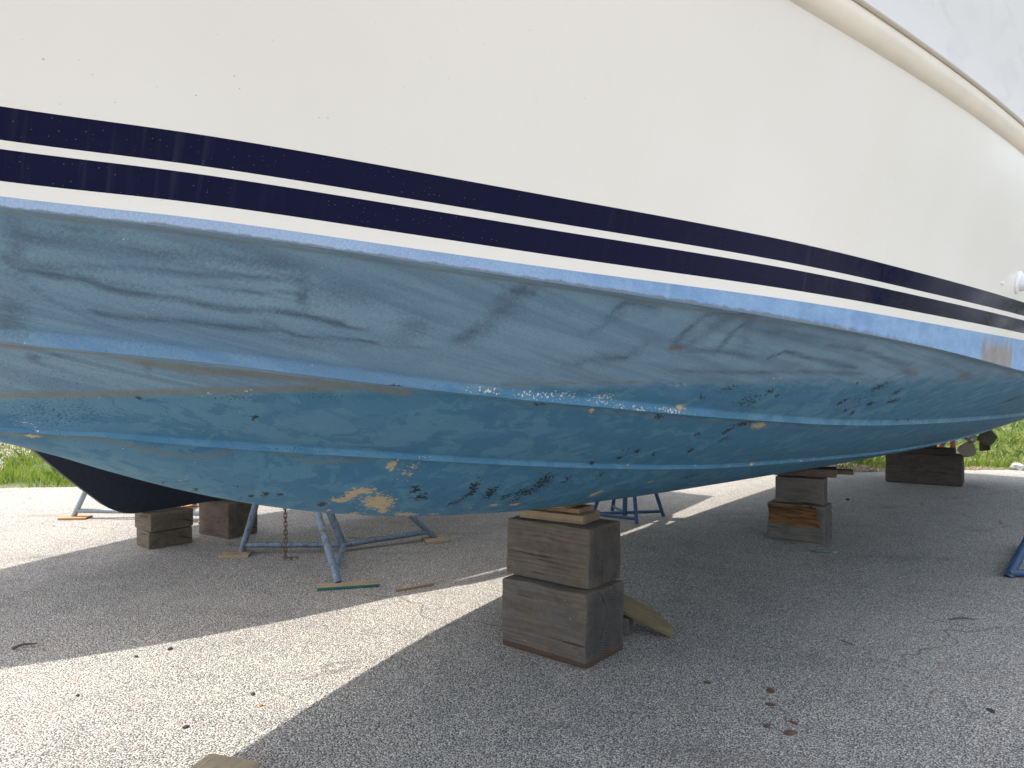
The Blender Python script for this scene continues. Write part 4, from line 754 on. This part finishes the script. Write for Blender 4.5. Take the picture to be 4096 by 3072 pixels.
pad('long wooden pad with green painted edge under the nearest stand foot', (-1.09, 4.79), .40, .11, .022, R(14), w8, 32, m_plain('green_edge_paint', (.02, .13, .10), .6))
pad('square wooden pad under the right foot of the chained stand', (-.66, 6.20), .20, .22, .022, R(18), w8, 33)
pad('orange edged wooden pad under the galvanised stand at far left', (-4.38, 7.22), .26, .16, .02, R(6), w9, 34)
pad('orange wooden pad seen between the small and tall blocks', (-3.5, 7.95), .22, .16, .02, R(10), w9, 35)
pad('wooden pad hidden partly behind the tall block', (-2.95, 7.05), .22, .16, .02, R(20), w9, 36)
# chain hanging from the stand
chain = empty('chain', (-1.745, 5.54, 0), 'rusty steel chain hanging straight down to the ground', 'chain')
def link_mesh():
    bm = bmesh.new(); n, m = 16, 7; rings = []
    for i in range(n):
        a = i*2*math.pi/n; cx, cz = .011*math.cos(a), .012*math.sin(a)+(.010 if math.sin(a) > 0 else -.010)
        c = Vector((cx, 0, cz)); rd = Vector((math.cos(a), 0, math.sin(a)))
        rings.append([bm.verts.new(c+rd*.0042*math.cos(b)+Vector((0, 1, 0))*.0042*math.sin(b)) for b in [k*2*math.pi/m for k in range(m)]])
    for i in range(n):
        a, b = rings[i], rings[(i+1) % n]
        for k in range(m): bm.faces.new((a[k], a[(k+1) % m], b[(k+1) % m], b[k]))
    me = bpy.data.meshes.new('link'); bm.to_mesh(me); bm.free(); me.materials.append(M['rust']); me.shade_smooth(); return me
lm = link_mesh()
for i in range(33):
    o = bpy.data.objects.new('link', lm); C.objects.link(o); o.parent = chain; o.location = (.003*math.sin(i*.3), 0, .012+.0325*i)
    o.rotation_euler = (0, R(3)*math.sin(i*1.7), R(90)*(i % 2)+R(25)+R(8)*math.sin(i*2.3))
for i in range(3):
    o = bpy.data.objects.new('link', lm); C.objects.link(o); o.parent = chain; o.location = (.02+.026*i, .004*i, .006); o.rotation_euler = (R(90)*(i % 2), R(90), R(10)*i)

# ------------------------------------------------------------------ small litter on the paving
def lump(name, label, cat, p, size, mat, seed, flat=.45):
    bm = bmesh.new(); bmesh.ops.create_icosphere(bm, subdivisions=2, radius=1)
    for v in bm.verts:
        k = 1+.45*mnoise.noise(v.co*1.4+Vector((seed*3.3, 0, seed))); v.co = Vector((v.co.x*size[0]*k, v.co.y*size[1]*k, (v.co.z*k*flat+flat*.6)*size[2]))
    o = bm_obj(name, bm, mat, None, True, 40); o.location = (p[0], p[1], 0); o.rotation_euler.z = seed*1.3; return tag(o, label, cat)
def gp_(x, y): Y = 3887/(y-1536); return ((x-2048)/2879*Y, Y)
for i, (x, y, a, lab) in enumerate([(3081, 2764, .028, 'reddish brown bark chip, farthest of the chips at lower right'), (3080, 2820, .022, 'olive brown leaf scrap just nearer than the reddish chip'), (3067, 2905, .020, 'curled thin leaf scrap left of the largest bark chip'),
        (3175, 2893, .018, 'small dark leaf scrap just behind the largest bark chip'), (3160, 2934, .030, 'largest dark brown bark chip at lower right'), (3963, 2843, .022, 'black seed pod near the right edge'), (2829, 2732, .020, 'grey green leaf scrap left of the bark chips')]):
    lump('bark_chip' if 'bark' in lab or 'chip' in lab else 'leaf_scrap', lab, 'debris', gp_(x, y), (a, a*.6, a*.45), M['leaf'] if i != 5 else M['grit'], i+1)
for i, (x, y, a, lab) in enumerate([(681, 2598, .014, 'dark pebble nearest the upper shadow edge in the sun'), (311, 2784, .010, 'small dark pebble on the sunlit paving at far left'), (743, 2911, .012, 'dark pebble on the sunlit paving above the board end'), (1012, 2779, .011, 'dark pebble near the lower shadow edge'), (545, 2628, .010, 'tiny dark pebble left of the largest pebble')]):
    lump('pebble', lab, 'pebble', gp_(x, y), (a, a*.8, a*.7), M['grit'], i+20, .8)
lump('clay_chip', 'small orange clay chip on the sunlit paving', 'debris', gp_(1044, 2823), (.011, .008, .007), m_plain('orange_clay', (.42, .17, .06), .8), 31, .8)
tag(tube('twig', [(*gp_(50, 2603), .012), (*gp_(90, 2590), .016), (*gp_(149, 2579), .008)], [.009, .006, .003], M['twig']), 'dry grey twig lying in the shade at far left', 'twig')
tag(tube('twig', [(*gp_(3365, 2565), .006), (*gp_(3390, 2578), .008), (*gp_(3418, 2585), .005)], [.002, .003, .002], M['twig']), 'thin curved twig on shaded paving right of the leaning board', 'twig')
tag(tube('twig', [(*gp_(3795, 2481), .008), (*gp_(3850, 2477), .010), (*gp_(3900, 2482), .006)], [.004, .006, .002], M['twig']), 'dark crooked twig on shaded paving near the blue stand', 'twig')
lump('crushed_bottle', 'crushed green plastic scrap in front of the middle stack', 'litter', gp_(3300, 2208), (.10, .045, .02), M['glass'], 41, .5)
lump('black_scrap', 'small black scrap right of the middle block stack', 'litter', gp_(3390, 2000), (.035, .02, .018), M['grit'], 42, .7)
p = gp_(4070, 1880); lump('limestone_rock', 'pale limestone rock at the paving edge by the right frame', 'rock', p, (.12, .08, .09), M['stone'], 43, .8)
lump('limestone_rock', 'grey rock half sunk at the paving edge left of the stern timber', 'rock', (5.0, 11.35), (.12, .09, .08), M['stone'], 44, .8)
o = bm_obj('fence_post', box_bm(.22, .06, 1.3, .01, 3, .005, 51), M['post']); o.location = (9.6, 15.2, -.35); tag(o, 'weathered grey board post standing in the weeds behind the propeller', 'post')
o = bm_obj('fence_post', box_bm(.14, .06, 1.3, .01, 3, .005, 52), M['post']); o.location = (8.9, 14.4, -.35); tag(o, 'narrow pale post in the weeds just right of the rudder', 'post')

# ------------------------------------------------------------------ woods round the yard (behind the camera and far beyond the verge; they show in the glossy paint)
def wood_belt():
    pts = []
    for i in range(15000):
        side = rng.uniform()
        if side < .45: x = rng.uniform(-40, 60); y = 44+rng.uniform(0, 5)+.14*x
        elif side < .75: x = 34+rng.uniform(0, 5); y = rng.uniform(-45, 50)
        else: x = rng.uniform(-30, 40); y = -34-rng.uniform(0, 5)
        top = 6.5+3.5*mnoise.noise(Vector((x*.12, y*.12, 4)))+1.8*mnoise.noise(Vector((x*.5, y*.5, 8)))
        pts.append((x, y, rng.uniform(0, 1)**.8*top))
    blades('wood', pts, lambda: rng.uniform(.5, 1.3), lambda: rng.uniform(.25, .6), m_leafy('wood_leaf', (.035, .06, .015), (.10, .14, .04), .2), 'far wood closing off the boatyard', 1.4, True)
wood_belt()
